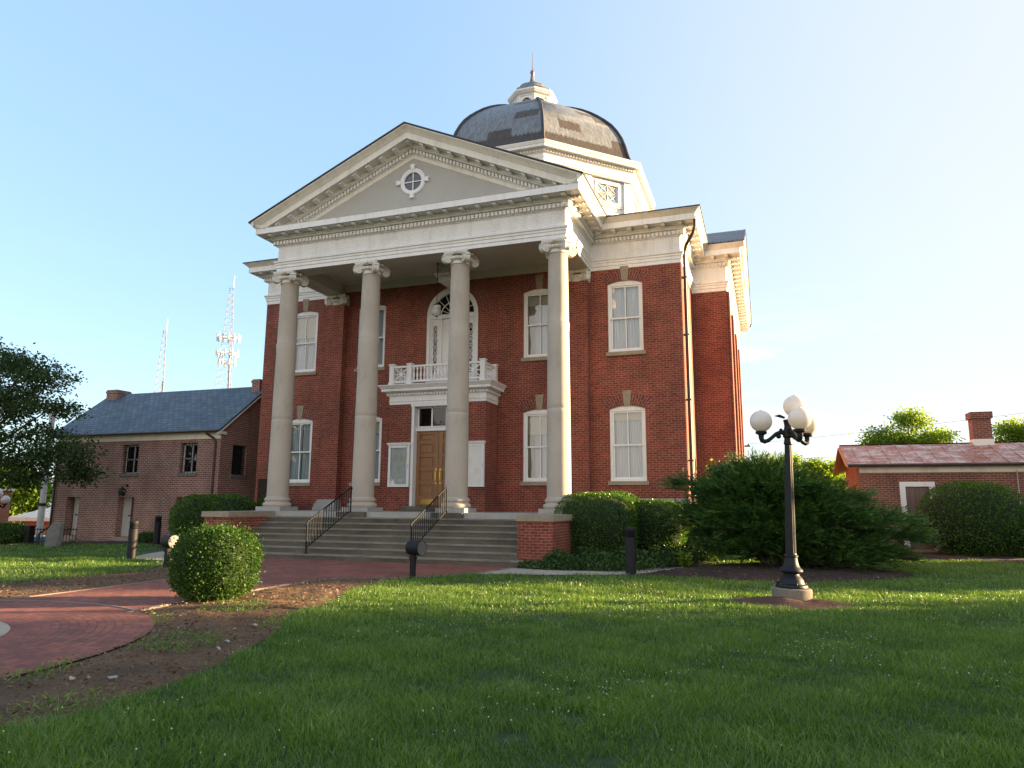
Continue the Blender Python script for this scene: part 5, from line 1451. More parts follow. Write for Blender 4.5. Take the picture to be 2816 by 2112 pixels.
m_ = MB(); m_.tube([(JX0 - .1, JY0 - .30, 4.41), (JX1 + .1, JY0 - .30, 4.41)], .05, 8); m_.build('gutter', 'pipe', JA, smooth=40)

root = empty('wall_lantern', (-14.42, JY0, 2.0), 'small black lantern on the jail wall above its middle door', 'lantern')
m_ = MB(); m_.lathe([(.11, 1.84), (.12, 1.86), (.12, 1.87)], 4, (-14.42, JY0 - .25, 0), pi / 4, pi / 4 + 2 * pi); m_.lathe([(.17, 2.06), (.06, 2.16), (.02, 2.20)], 4, (-14.42, JY0 - .25, 0), pi / 4, pi / 4 + 2 * pi)
for k in range(4): a_ = pi / 4 + k * pi / 2; m_.bar((-14.42 + .115 * cos(a_), JY0 - .25 + .115 * sin(a_), 1.86), (-14.42 + .15 * cos(a_), JY0 - .25 + .15 * sin(a_), 2.07), .014)
m_.tube([(-14.42, JY0 - .25, 2.19), (-14.42, JY0 - .25, 2.25), (-14.42, JY0 - .18, 2.29), (-14.42, JY0, 2.27)], .014, 6); m_.box(-14.46, -14.38, JY0 - .02, JY0, 2.2, 2.33); m_.build('frame', 'iron', root, smooth=0)
m_ = MB(); m_.lathe([(.10, 1.87), (.13, 2.05)], 4, (-14.42, JY0 - .25, 0), pi / 4, pi / 4 + 2 * pi, caps=False); m_.build('glass', 'glass', root, smooth=0)

# ================================================================== small brick house at right
HX0, HX1, HY0, HY1 = 14.03, 23.5, 8.5, 13.3
HO = empty('brick_house', (18.5, 8.5, 0), 'low brown brick house with worn red tin roof and a chimney', 'house')
HR = (HY0 + HY1) / 2
m_ = MB(); hd = [(15.49, .12), (16.25, .12), (16.25, 2.30), (15.49, 2.30)]
m_.tri_fill([(HX0, -.2), (HX1, -.2), (HX1, 3.0), (HX0, 3.0)], [hd], lambda x, z: (x, HY0, z)); reveal(m_, hd, HY0, HY0 + .2)
m_.poly([(HX0, HY1, -.2), (HX0, HY0, -.2), (HX0, HY0, 3.0), (HX0, HR, 3.83), (HX0, HY1, 3.0)]); m_.poly([(HX1, HY0, -.2), (HX1, HY1, -.2), (HX1, HY1, 3.0), (HX1, HR, 3.83), (HX1, HY0, 3.0)]); m_.poly([(HX1, HY1, -.2), (HX0, HY1, -.2), (HX0, HY1, 3.0), (HX1, HY1, 3.0)])
m_.build('wall', 'brick_house', HO, smooth=0)
m_ = MB(); sl = (3.97 - 3.06) / (HR - (HY0 - .3)); xl, xr = 13.64, HX1 + .4
for s_ in (-1, 1):
    ya = HR + s_ * (HR - HY0 + .3); a_ = [(xl, ya, 3.06), (xr, ya, 3.06), (xr, HR, 3.97), (xl, HR, 3.97)]
    if s_ > 0: a_ = a_[::-1]
    m_.poly([(x, y, z + .03) for x, y, z in a_]); m_.poly(a_[::-1])
    for i in range(4): p_, q_ = a_[i], a_[(i + 1) % 4]; m_.poly([p_, q_, (q_[0], q_[1], q_[2] + .03), (p_[0], p_[1], p_[2] + .03)])
    x = xl + .4
    while x < xr:
        m_.bar((x, ya, 3.10), (x, HR, 4.01), .025, .03, (0, 0, 1)); x += .52
    m_.bar((xl, HR, 4.005), (xr, HR, 4.005), .12, .03)
rf = m_.build('roof', 'tin', HO, smooth=0)
m_ = MB()
for s_ in (-1, 1):
    ya = HR + s_ * (HR - HY0 + .29); m_.bar((xl + .02, ya, 3.0), (xl + .02, HR, 3.90), .03, .17, (1, 0, .01))
    m_.hexa([(xl + .035, ya, 3.02), (HX0, ya, 3.02), (HX0, HR, 3.93), (xl + .035, HR, 3.93), (xl + .035, ya, 3.045), (HX0, ya, 3.045), (HX0, HR, 3.955), (xl + .035, HR, 3.955)])
m_.build('gable_soffit', 'fascia_wood', rf, smooth=0)
m_ = MB(); m_.box(18.25, 18.92, 10.55, 11.22, 3.6, 4.12); m_.build('chimney_flashing', 'far_roof', rf, smooth=0)
m_ = MB(); m_.box(18.28, 18.89, 10.58, 11.19, 4.1, 5.12); m_.box(18.22, 18.95, 10.52, 11.25, 4.90, 5.15); m_.build('chimney', 'brick_house', rf, smooth=0)
m_ = MB(); m_.box(HX0, HX1, HY0 - .03, HY0 - .001, 2.80, 3.0); m_.box(HX0 - .1, HX1, HY0 - .26, HY0 - .001, 3.0, 3.03); m_.build('eave_board', 'cream', HO, smooth=0)
m_ = MB(); m_.tube([(xl, HY0 - .33, 3.06), (xr, HY0 - .33, 3.05)], .055, 8); m_.build('gutter', 'pipe', HO, smooth=40)
m_ = MB()
for x in (15.31, 16.25): m_.box(x, x + .18, HY0 - .025, HY0 + .15, 0.1, 2.30)
m_.box(15.31, 16.43, HY0 - .028, HY0 + .15, 2.30, 2.47); m_.build('door_frame', 'window_white', HO, smooth=0)
m_ = MB()
for k in range(5): m_.box(15.49 + k * .152, 15.49 + k * .152 + .148, HY0 + .08, HY0 + .12, .12, 2.30)
m_.build('door', 'old_wood', HO, smooth=0)
m_ = MB(); m_.box(15.2, 17.4, HY0 - .9, HY0, -.1, .10); m_.build('doorstep', 'concrete_base', HO, smooth=0)
m_ = MB(); m_.tube([(18.95, HY0 - .03, 0), (18.95, HY0 - .03, 2.85)], .018, 6); m_.build('conduit', 'pole_grey', HO, smooth=40)

# ================================================================== left background
m_ = MB()
WB = empty('shed', (-38, 15, -2), 'low tan building with white ribbed metal roof behind the fence', 'building')
x0, x1, y0, y1 = -37.6, -26, 15.6, 23
m_.box(x0, x1, y0, y1, -2.1, .46); m_.build('wall', 'far_wall', WB, smooth=0)
m_ = MB(); hp = [(-38.4, 14.9), (-25.2, 14.9), (-25.2, 23.7), (-38.4, 23.7)]; rg = [(-33.6, 19.3), (-30, 19.3)]
m_.poly([(*hp[0], .50), (*hp[1], .50), (*rg[1], 2.3), (*rg[0], 2.3)]); m_.poly([(*hp[1], .5), (*hp[2], .5), (*rg[1], 2.3)]); m_.poly([(*hp[2], .5), (*hp[3], .5), (*rg[0], 2.3), (*rg[1], 2.3)]); m_.poly([(*hp[3], .5), (*hp[0], .5), (*rg[0], 2.3)])
for i in range(24):
    x = -38.2 + i * .55; t = min(1, (x + 38.4) / 4.8)
    m_.bar((x, 14.92, .52), (x, 14.9 + 4.4 * t, .52 + 1.8 * t), .05, .05)
m_.build('roof', 'far_roof', WB, smooth=0)
m_ = MB(); m_.box(-38.4, -25.2, 14.86, 14.9, .28, .52); m_.box(-38.44, -38.4, 14.9, 23.7, .28, .52); m_.box(-38.4, -25.2, 14.9, 15.6, .28, .3); m_.build('fascia', 'cream', WB, smooth=0)
m_ = MB()
for x in (-37.9, -33.6): m_.box(x, x + .22, 14.95, 15.15, -2.1, .28)
m_.build('porch_post', 'cream', WB, smooth=0)
m_ = MB(); m_.box(-36.6, -35.8, 15.55, 15.6, -1.1, -.4); m_.build('window', 'car_glass', WB, smooth=0)
RB = empty('red_building', (-38, 10, -2), 'plain red brick building cut by the left edge of the view', 'building')
m_ = MB(); m_.box(-46, -31.5, 5.4, 10, -2.2, 2.2); m_.build('wall', 'brick_far', RB, smooth=0)
m_ = MB(); m_.box(-46.1, -31.4, 5.3, 10.1, 2.2, 2.32); m_.build('roof_coping', 'cream', RB, smooth=0)
root = empty('street_pole', (-26.3, 8, -2), 'pale tapered street pole behind the dark leafy tree at left', 'pole')
m_ = MB(); m_.lathe([(.24, -2.1), (.24, -1.9), (.17, -1.85), (.165, 1.0), (.15, 1.6), (.14, 7.0)], 16, (-26.3, 8, 0)); m_.build('shaft', 'pole_grey', root, smooth=40)
m_ = MB(); m_.lathe([(.2, 1.35), (.2, 1.5)], 16, (-26.3, 8, 0)); m_.build('collar', 'iron', root, smooth=40)

def car(loc, yaw, paint, label, tall=0.0):
    root = empty('parked_car', loc, label, 'car', 'cars parked behind the iron fence')
    Mx = Matrix.Translation(loc) @ Matrix.Rotation(yaw, 4, 'Z')
    def part(mb, name, mat, par, sm=30):
        mb.v = [tuple(Mx @ Vector(p)) for p in mb.v]; return mb.build(name, mat, par, smooth=sm)
    t = tall
    low = [(-2.2, .35), (-2.25, .55), (-2.2, .86 + t * .3), (-1.5, .95 + t * .3), (1.0, .95 + t * .3), (1.9, .82 + t * .3), (2.2, .65), (2.2, .35)]
    b_ = MB(); b_.prism(low, -.85, .85); body = part(b_, 'body', paint, root)
    top = [(-1.95, .93 + t * .3), (-1.45, 1.40 + t), (.15, 1.42 + t), (1.0, .95 + t * .3)]
    b_ = MB(); k = b_.add([(x, -.80, z) if i in (0, 3) else (x, -.64, z) for i, (x, z) in enumerate(top)] + [(x, .80, z) if i in (0, 3) else (x, .64, z) for i, (x, z) in enumerate(top)])
    b_.face([k, k + 3, k + 2, k + 1][::-1]); b_.face([k + 4, k + 5, k + 6, k + 7][::-1]); b_.face([k + 1, k + 2, k + 6, k + 5]); 
    b_.face([k, k + 1, k + 5, k + 4][::-1]); b_.face([k + 3, k + 7, k + 6, k + 2][::-1]); part(b_, 'cabin_glass', 'car_glass', root)
    b_ = MB(); b_.box(-1.42, .12, -.63, .63, 1.395 + t, 1.44 + t); part(b_, 'roof', paint, root)
    for x in (-1.35, 1.35):
        for s_ in (-1, 1):
            R = Matrix.Translation((x, s_ * .74, .32)) @ Matrix.Rotation(pi / 2, 4, 'X')
            b_ = MB(); b_.lathe([(.2, -.1), (.30, -.1), (.32, -.07), (.32, .07), (.30, .1), (.2, .1)], 20, mat=R, caps=False); w_ = part(b_, 'wheel', 'rubber', root, 40)
            b_ = MB(); b_.lathe([(1e-6, -.08), (.2, -.095), (.2, .095), (1e-6, .08)], 16, mat=R, caps=False); part(b_, 'rim', 'chrome', w_, 40)
    for s_ in (-1, 1):
        b_ = MB(); b_.box(-2.27, -2.18, s_ * .62 - .2, s_ * .62 + .2, .62, .80); part(b_, 'tail_light', 'red_lens', root, 0)
    b_ = MB(); b_.box(-2.30, -2.2, -.84, .84, .33, .52); part(b_, 'bumper', 'chrome', root, 0)
    return root
car((-25.4, 7.6, -1.62), radians(140), 'car_silver', 'silver blue sedan seen from behind through the iron fence')
car((-26.4, 4.4, -1.75), radians(150), 'car_tan', 'tan car half hidden by the round shrub at left', 0.25)

FE = empty('iron_fence', (-15.0, -1.0, 0), 'black iron fence with a dark square pillar beside the grey marker stone', 'fence')
m_ = MB(); m_.box(-15.22, -14.98, -1.15, -.93, -.1, .66); m_.box(-15.25, -14.95, -1.18, -.9, .66, .70); m_.build('pillar', 'iron', FE, smooth=0)
m_ = MB(); A_, B_ = Vector((-15.0, -1.0, 0)), Vector((-13.55, -.35, 0))
for z in (.10, .56): m_.bar(A_ + Vector((0, 0, z)), B_ + Vector((0, 0, z)), .03, .03)
for i in range(15): p_ = A_.lerp(B_, (i + .5) / 15); m_.bar(p_ + Vector((0, 0, .02)), p_ + Vector((0, 0, .62)), .014)
m_.build('panel', 'iron', FE, smooth=0)
m_ = MB(); A_, B_ = Vector((-15.2, -1.05, .5)), Vector((-16.6, -.1, .05))
m_.bar(A_, B_, .03); m_.bar(A_ - Vector((0, 0, .42)), B_ - Vector((0, 0, .42)), .025)
for i in range(11): p_ = A_.lerp(B_, (i + .5) / 11); m_.bar(p_ - Vector((0, 0, .42)), p_, .014)
m_.build('sloping_rail', 'iron', FE, smooth=0)

m_ = MB(); ol = [(-.34, -.05), (.22, -.05), (.30, .40), (.33, .82), (.10, .86), (-.08, .82), (-.24, .62), (-.31, .40)]
m_.prism(ol, -.09, .09); m_.v = [(-13.18 + x * .72 + y * .3, -1.55 + y * .95 + x * .24, z) for x, y, z in m_.v]
o = m_.build('marker_stone', 'marker', smooth=30); tag(o, 'rough grey marker stone standing at the left corner of the jail', 'marker stone')
bv = o.modifiers.new('bevel', 'BEVEL'); bv.width = .03; bv.segments = 2

# ---- radio masts
def lattice(x, y, z0, z1, w0, w1, label, rows, steps):
    root = empty('radio_mast', (x, y, 0), label, 'radio mast', 'lattice radio masts on the skyline')
    m_ = MB(); zs = [z0 + (z1 - z0) * (1 - (1 - i / steps) ** 1.0) for i in range(steps + 1)]
    def corner(z, k):
        w = w0 + (w1 - w0) * (z - z0) / (z1 - z0); a_ = pi / 2 + k * 2 * pi / 3 + .35
        return Vector((x + w * .577 * cos(a_), y + w * .577 * sin(a_), z))
    for k in range(3): m_.bar(corner(z0, k), corner(z1, k), .11)
    for i in range(steps):
        for k in range(3):
            a_, b_ = corner(zs[i], k), corner(zs[i], (k + 1) % 3); m_.bar(a_, b_, .04)
            m_.bar(a_, corner(zs[i + 1], (k + 1) % 3), .04)
    m_.build('lattice', 'lattice', root, smooth=0)
    m_ = MB(); a_ = corner(z0, 0); b_ = corner(z0 + (z1 - z0) * .72, 0)
    m_.bar(a_ + Vector((.3, -.4, 0)), b_ + Vector((.25, -.3, 0)), .55, .2, (0, 1, 0)); m_.build('cable_ladder', 'coax', root, smooth=0)
    for zr, wr, n in rows:
        m_ = MB()
        for i in range(n):
            a_ = 2 * pi * i / n + .2; p_ = Vector((x + wr * cos(a_), y + wr * sin(a_), zr)); hh = random.uniform(1.6, 2.4)
            m_.box(p_.x - .18, p_.x + .18, p_.y - .12, p_.y + .12, zr - hh / 2, zr + hh / 2)
            m_.bar(p_, (x, y, zr), .10)
        for i in range(n):
            a_, b_ = 2 * pi * i / n + .2, 2 * pi * (i + 1) / n + .2; m_.bar((x + wr * cos(a_), y + wr * sin(a_), zr), (x + wr * cos(b_), y + wr * sin(b_), zr), .10)
        m_.build('antenna_ring', 'antenna', root, smooth=0)
    m_ = MB(); m_.tube([(x + w1 * .4, y, z1 - 1), (x + w1 * .4, y, z1 + 3.6)], .16, 6); m_.build('whip_antenna', 'antenna', root, smooth=40)
lattice(-140.4, 150, -2, 66.6, 9.0, 1.1, 'taller lattice radio mast with rings of white panel antennas', [(50.8, 3.2, 12), (46.0, 3.1, 10), (43.2, 2.4, 8)], 34)
lattice(-165.2, 150, -2, 55.0, 6.2, .9, 'shorter thin lattice mast without antenna rings', [], 26)

# ---- wires
UP = empty('utility_pole', (8.2, 40, 0), 'wooden utility pole whose crossarm tip shows at the courthouse right edge', 'pole')
m_ = MB(); m_.lathe([(.16, 0), (.12, 7.6)], 12, (8.2, 40, 0)); m_.build('pole', 'bark', UP, smooth=40)
m_ = MB(); m_.box(6.9, 9.75, 39.95, 40.07, 6.28, 6.40)
for x in (7.1, 8.7, 9.6): m_.lathe([(.05, 6.4), (.06, 6.5), (.03, 6.55)], 8, (x, 40, 0))
m_.build('crossarm', 'bark', UP, smooth=0)
for za, zb_, xa, lab in ((6.50, 10.6, 9.6, 'upper thin overhead wire crossing the sky behind the lamp'), (5.2, 7.0, 8.4, 'lower thin overhead wire passing behind the small house chimney')):
    m_ = MB(); m_.tube([(xa + (46 - xa) * t, 40, za + (zb_ - za) * t - 0.6 * 4 * t * (1 - t) * .5) for t in np.linspace(0, 1, 24)], .013, 5)
    tag(m_.build('overhead_wire', 'wire', smooth=40), lab, 'wire', 'overhead wires')

# ================================================================== vegetation
def sphere_dirs(n):
    d = rng.normal(size=(n, 3)); return unit(d)
def lump(d, seed):
    r = np.random.default_rng(seed); out = np.zeros(len(d))
    for f in (2.5, 4.5, 8.0):
        for _ in range(4):
            k = unit(r.normal(size=3)); out += np.sin(f * (d @ k) + r.uniform(0, 6.3)) / (4 * f ** 0.55)
    return out
def blob_radius(d, rx, ry, rz, p, seed, amp):
    q = (np.abs(d[:, 0] / rx) ** p + np.abs(d[:, 1] / ry) ** p + np.abs(d[:, 2] / rz) ** p) ** (-1 / p)
    return q * (1 + amp * lump(d, seed))
def shrub(name, label, cat, base, blobs, mat, n, size, amp=0.06, group=None, flat_clip=0.03, up=0.15, stray=0.04):
    root = empty(name, base, label, cat, group)
    P_, D_ = [], []
    area = [b_[3] * b_[4] + b_[4] * b_[5] + b_[3] * b_[5] for b_ in blobs]
    core = MB()
    for bi, (cx, cy, cz, rx, ry, rz, p) in enumerate(blobs):
        m = int(n * area[bi] / sum(area)); d = sphere_dirs(m)
        r_ = blob_radius(d, rx, ry, rz, p, bi + 11, amp)
        depth = 1 - np.abs(rng.normal(0, 0.07, m)) + (rng.random(m) < .1) * rng.uniform(0, stray, m)
        pts = np.array((cx, cy, cz)) + d * (r_ * depth)[:, None]
        nrm = unit(d / np.array((rx, ry, rz)) ** 1.2)
        ok = pts[:, 2] > flat_clip
        P_.append(pts[ok]); D_.append(nrm[ok])
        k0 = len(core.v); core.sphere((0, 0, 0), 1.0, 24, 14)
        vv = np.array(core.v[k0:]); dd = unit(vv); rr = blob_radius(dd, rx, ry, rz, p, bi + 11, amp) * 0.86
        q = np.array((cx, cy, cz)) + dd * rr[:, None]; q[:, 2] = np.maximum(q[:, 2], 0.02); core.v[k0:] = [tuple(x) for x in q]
    P = np.concatenate(P_); D = np.concatenate(D_)
    D = unit(D * 0.9 + rng.normal(size=P.shape) * 0.75 + np.array((0, 0, up)))
    L = size * rng.uniform(.7, 1.35, len(P))
    V = leaf_quads(P, D, L, L * .62)
    clump = 0.5 + 0.5 * np.sin(P[:, 0] * 9 + 2 * np.sin(P[:, 2] * 7)) * np.sin(P[:, 1] * 8 + P[:, 2] * 10)
    rnd = np.clip(rng.beta(2, 2, len(P)) * .7 + .3 * clump, 0, 1)
    leaf_obj('foliage', mat, V, 4, rnd, root)
    core.build('dark_core', 'core', root, smooth=60)  # solid dark body added inside so the leaf gaps stay opaque
    st = MB(); b0 = blobs[0]
    for k in range(5):
        a_ = k * 1.3; st.tube([(base[0] + .12 * cos(a_), base[1] + .12 * sin(a_), -.05), (base[0] + .3 * cos(a_) * b0[3], base[1] + .3 * sin(a_) * b0[4], b0[2])], [.03, .015], 6)
    st.build('stems', 'bark', root, smooth=40)
    return root
shrub('boxwood_shrub', 'round clipped boxwood shrub beside the brick path in the left foreground', 'shrub', (2.25, -10.75, 0),
      [(2.25, -10.97, .60, .635, .63, .585, 2.6)], 'boxwood', 19000, .036, .11, stray=.2)
shrub('clipped_hedge', 'large clipped hedge directly right of the brick step wall', 'hedge', (6.2, .25, 0),
      [(6.08, .1, .98, 1.16, 1.15, .94, 3.2), (6.3, 1.2, 1.05, 1.0, .9, .92, 3.0)], 'hedge', 30000, .05, .05, 'clipped hedges below the right wing')
shrub('clipped_hedge', 'clipped hedge behind the round bollard with sunlit right side', 'hedge', (7.55, 1.3, 0),
      [(7.60, 1.25, .93, .92, 1.0, .80, 3.0), (7.9, 2.0, .98, .75, .8, .70, 2.6)], 'hedge', 22000, .05, .05, 'clipped hedges below the right wing')
shrub('round_bush', 'big dome shaped dark bush hiding the door side of the small house', 'bush', (17.2, 7.0, 0),
      [(17.15, 6.9, 1.18, 1.62, 1.25, 1.26, 2.2), (18.6, 7.0, .78, 1.2, 1.2, .84, 2.2)], 'hedge', 24000, .062, .07)
shrub('rounded_bush', 'dark rounded bush between the old jail and the step wall', 'bush', (-8.5, .9, 0),
      [(-8.7, .7, .92, 1.15, 1.0, .95, 2.4), (-7.6, .9, .95, .9, .9, .92, 2.4)], 'hedge', 20000, .06, .07)
shrub('rounded_bush', 'tall dark shrub tight against the left wing behind the step wall', 'bush', (-6.5, 2.0, 0),
      [(-6.55, 1.9, .98, .62, .7, 1.0, 2.4)], 'hedge', 9000, .06, .07)
shrub('rounded_bush', 'low round dark shrub at the left edge before the parked cars', 'bush', (-16.35, -1.1, 0),
      [(-16.4, -1.1, .30, .98, .8, .44, 2.4)], 'hedge', 8000, .06, .05)
shrub('rounded_bush', 'small low shrub at the foot of the jail wall near the corner', 'bush', (-12.3, 1.7, 0),
      [(-12.3, 1.7, .16, .45, .4, .24, 2.2)], 'hedge', 2500, .05, .06)

# ---- juniper: layered pads of feathery sprays
JU = empty('juniper', (10.8, -.6, 0), 'wide spreading feathery juniper behind the lamp post', 'shrub')
pads = []; pr_ = random.Random(5)
for z, xl_, xr_, ya_, yb_, n_ in ((.42, 9.3, 13.6, -1.5, .5, 9), (.78, 9.1, 13.8, -1.6, .6, 11), (1.15, 9.0, 13.7, -1.6, .7, 12), (1.5, 9.0, 12.9, -1.5, .7, 11), (1.85, 9.0, 12.7, -1.35, .7, 10), (2.15, 9.2, 11.9, -1.1, .7, 8), (2.42, 9.6, 11.4, -.8, .5, 5), (2.6, 9.9, 10.9, -.5, .3, 2)):
    for k_ in range(n_):
        t_ = (k_ + .5) / n_; pads.append((xl_ + .3 + (xr_ - xl_ - .6) * t_ + pr_.uniform(-.2, .2), ya_ + (yb_ - ya_) * (.15 if k_ % 2 else .75) + pr_.uniform(-.25, .25), z * .93 + pr_.uniform(-.15, .15), pr_.uniform(.42, .75), pr_.uniform(.4, .62), pr_.uniform(.13, .22)))
pads += [(8.85, -.6, 2.05, .35, .3, .12), (8.75, -.9, 1.3, .3, .3, .12), (13.9, -.9, .75, .3, .35, .16), (13.4, -1.0, .35, .4, .4, .14)]
org = np.array((10.9, -.5, .7)); SP, SD = [], []
for i, (cx, cy, cz, rx, ry, rz) in enumerate(pads):
    n = int(300 * rx * ry) + 34; d = sphere_dirs(n); d[:, 2] = np.where(rng.random(n) < .72, np.abs(d[:, 2]), d[:, 2])
    r_ = (1 + .16 * lump(d, 40 + i)) * rng.uniform(.72, 1.05, n)
    p_ = np.array((cx, cy, cz)) + d * np.array((rx, ry, rz)) * r_[:, None]
    o_ = p_ - org; o_[:, 2] *= .25; pd = d * np.array((1, 1, .45))
    dr = unit(unit(o_) * .75 + pd * .6 + np.array((.05, 0, .20)) + rng.normal(0, .20, (n, 3)))
    ok = p_[:, 2] > .12; SP.append(p_[ok]); SD.append(dr[ok])
SP = np.concatenate(SP); SD = np.concatenate(SD); NS = len(SP); NB = 16
LEN = rng.uniform(.28, .62, NS)
side = unit(np.cross(SD, np.array((0, 0, 1.0)) + rng.normal(0, .35, (NS, 3))))
Vs, Rs = [], []
tint = np.clip(rng.beta(1.3, 1.5, NS), 0, 1)
for k in range(NB):
    t = (k + .5) / NB; s_ = (-1) ** k
    p_ = SP + SD * (LEN * t)[:, None]; p_[:, 2] -= .10 * LEN * t * t
    dd = unit(SD * .85 + side * (s_ * .55 * (1 - .5 * t)) + rng.normal(0, .22, (NS, 3)))
    l_ = LEN * (.46 * (1 - .5 * t)) * rng.uniform(.7, 1.2, NS)
    Vs.append(leaf_quads(p_, dd, l_, .021)); Rs.append(np.clip(tint * .8 + .3 * t - .08 + rng.normal(0, .08, NS), 0, 1))
leaf_obj('foliage', 'juniper', np.concatenate(Vs), 4, np.concatenate(Rs), JU)
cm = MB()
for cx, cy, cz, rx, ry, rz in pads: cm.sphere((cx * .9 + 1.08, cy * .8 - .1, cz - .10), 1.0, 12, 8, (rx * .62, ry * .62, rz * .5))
cm.build('dark_core', 'core', JU, smooth=60)  # dark ellipsoids added within the pads to close the gaps between sprays
tm = MB()
for cx, cy, cz, rx, ry, rz in pads[::2]:
    tm.tube([(10.85 + random.uniform(-.15, .15), -.55, -.05), (10.85 + (cx - 10.85) * .4, -.55 + (cy + .55) * .4, cz * .62), (cx, cy, cz - .1)], [.07, .045, .02], 6)
tm.build('trunk', 'bark', JU, smooth=40)

# ---- ivy bank and weeds
n = 30000; px = rng.uniform(4.7, 9.4, n); py = rng.uniform(-3.7, 3.0, n)
ok = in_poly(px, py, ivy_bed); px, py = px[ok], py[ok]
edge = np.interp(px, [4.7, 5.6, 7.3, 8.1, 8.7, 9.4], [-3.4, -3.65, -3.4, -2.55, -1.1, .5])
hgt = np.clip((py - edge) * .55, .02, .34) * (0.75 + .3 * np.sin(px * 5 + py * 3)); pz = hgt * rng.uniform(.5, 1.1, len(px)) + .03
P = np.stack([px, py - .05 * rng.random(len(px)), pz], 1); D = unit(rng.normal(size=P.shape) * .8 + np.array((0, -.45, .55)))
L = rng.uniform(.05, .10, len(P)); o = leaf_obj('ivy', 'ivy', leaf_quads(P, D, L, L * .85), 4, rng.beta(2, 2, len(P))); tag(o, kind='stuff')

def sprig(name, label, base, h, n, mat, leaf=.06, spread=.25):
    root = empty(name, base, label, 'plant'); st = MB(); P, D = [], []
    for k in range(n):
        a_ = random.uniform(0, 6.28); tx, ty = spread * cos(a_) * random.random(), spread * sin(a_) * random.random(); hh = h * random.uniform(.65, 1)
        pts = [Vector(base) + Vector((tx * t * t, ty * t * t, hh * t)) for t in np.linspace(0, 1, 6)]
        st.tube(pts, [.012, .010, .009, .007, .005, .003], 5)
        for q in range(26):
            t = .25 + .75 * random.random(); p_ = Vector(base) + Vector((tx * t * t, ty * t * t, hh * t)); P.append(tuple(p_)); D.append((random.gauss(0, 1), random.gauss(0, 1), random.uniform(-.2, .7)))
    st.build('stem', 'bark', root, smooth=40); P = np.array(P); D = np.array(D); L = leaf * rng.uniform(.7, 1.4, len(P)); leaf_obj('leaves', mat, leaf_quads(P, D, L, L * .6), 4, rng.random(len(P)), root)
sprig('tall_weed', 'thin sunlit weed rising against the brick corner above the juniper', (9.35, 2.6, 0), 3.15, 7, 'sun_leaf', .10, .5)
sprig('fern_tuft', 'bright green leafy tuft in the ivy beside the juniper', (8.75, -1.9, 0), .42, 7, 'sun_leaf', .13, .3)

# ---- trees
def tree(name, label, base, lumps, nleaf, leaf, mat, group=None, trunk_r=.2, fork=.35, sub=26, csz=.34, flat_=1.0, droop=.15):
    root = empty(name, base, label, 'tree', group); B = Vector(base)
    tk = MB(); top = max(l[2] for l in lumps); cx = sum(l[0] for l in lumps) / len(lumps); cy = sum(l[1] for l in lumps) / len(lumps)
    zf = base[2] + (top - base[2]) * fork; F = Vector((base[0] * .7 + cx * .3, base[1] * .7 + cy * .3, zf))
    tk.tube([B - Vector((0, 0, .1)), B.lerp(F, .5) + Vector((trunk_r * .3, 0, 0)), F], [trunk_r * 1.25, trunk_r, trunk_r * .85], 10)
    P, D, R_ = [], [], []
    tot = sum(l[3] * l[4] * l[5] for l in lumps) 
    for li, (x, y, z, rx, ry, rz) in enumerate(lumps):
        c = Vector((x, y, z)); mid = F.lerp(c, .5) + Vector((0, 0, .06 * (c - F).length))
        tk.tube([F, mid, c], [trunk_r * .5, trunk_r * .3, trunk_r * .12], 7)
        ns = max(5, int(sub * (rx * ry * rz / tot * len(lumps)) ** .67)); d = sphere_dirs(ns)
        sc = c + Vector((0, 0, 0)); cen = np.array(c) + d * np.array((rx, ry, rz)) * rng.uniform(.45, 1.02, ns)[:, None]
        for q in cen:
            tk.tube([tuple(c.lerp(Vector(q), .12)), tuple(c.lerp(Vector(q), .6) + Vector((0, 0, .04))), tuple(q)], [trunk_r * .12, trunk_r * .07, trunk_r * .03], 4, caps=False)
        m = int(nleaf / len(lumps) / ns * (rx * ry * rz / tot * len(lumps)) ** .5) + 4
        off = rng.normal(size=(ns, m, 3)) * np.array((csz, csz, csz * .6 * flat_))
        pts = (cen[:, None, :] + off).reshape(-1, 3); dd = unit(off.reshape(-1, 3)) + rng.normal(0, .6, (ns * m, 3)) + np.array((0, 0, -droop))
        P.append(pts); D.append(dd); R_.append(np.clip(np.repeat(rng.beta(2, 2, ns), m) * .55 + rng.random(ns * m) * .45, 0, 1))
    P = np.concatenate(P); D = np.concatenate(D); L = leaf * rng.uniform(.7, 1.3, len(P))
    tk.build('trunk', 'bark', root, smooth=50)
    leaf_obj('crown', mat, leaf_quads(P, D, L, L * .55), 4, np.concatenate(R_), root)
    return root
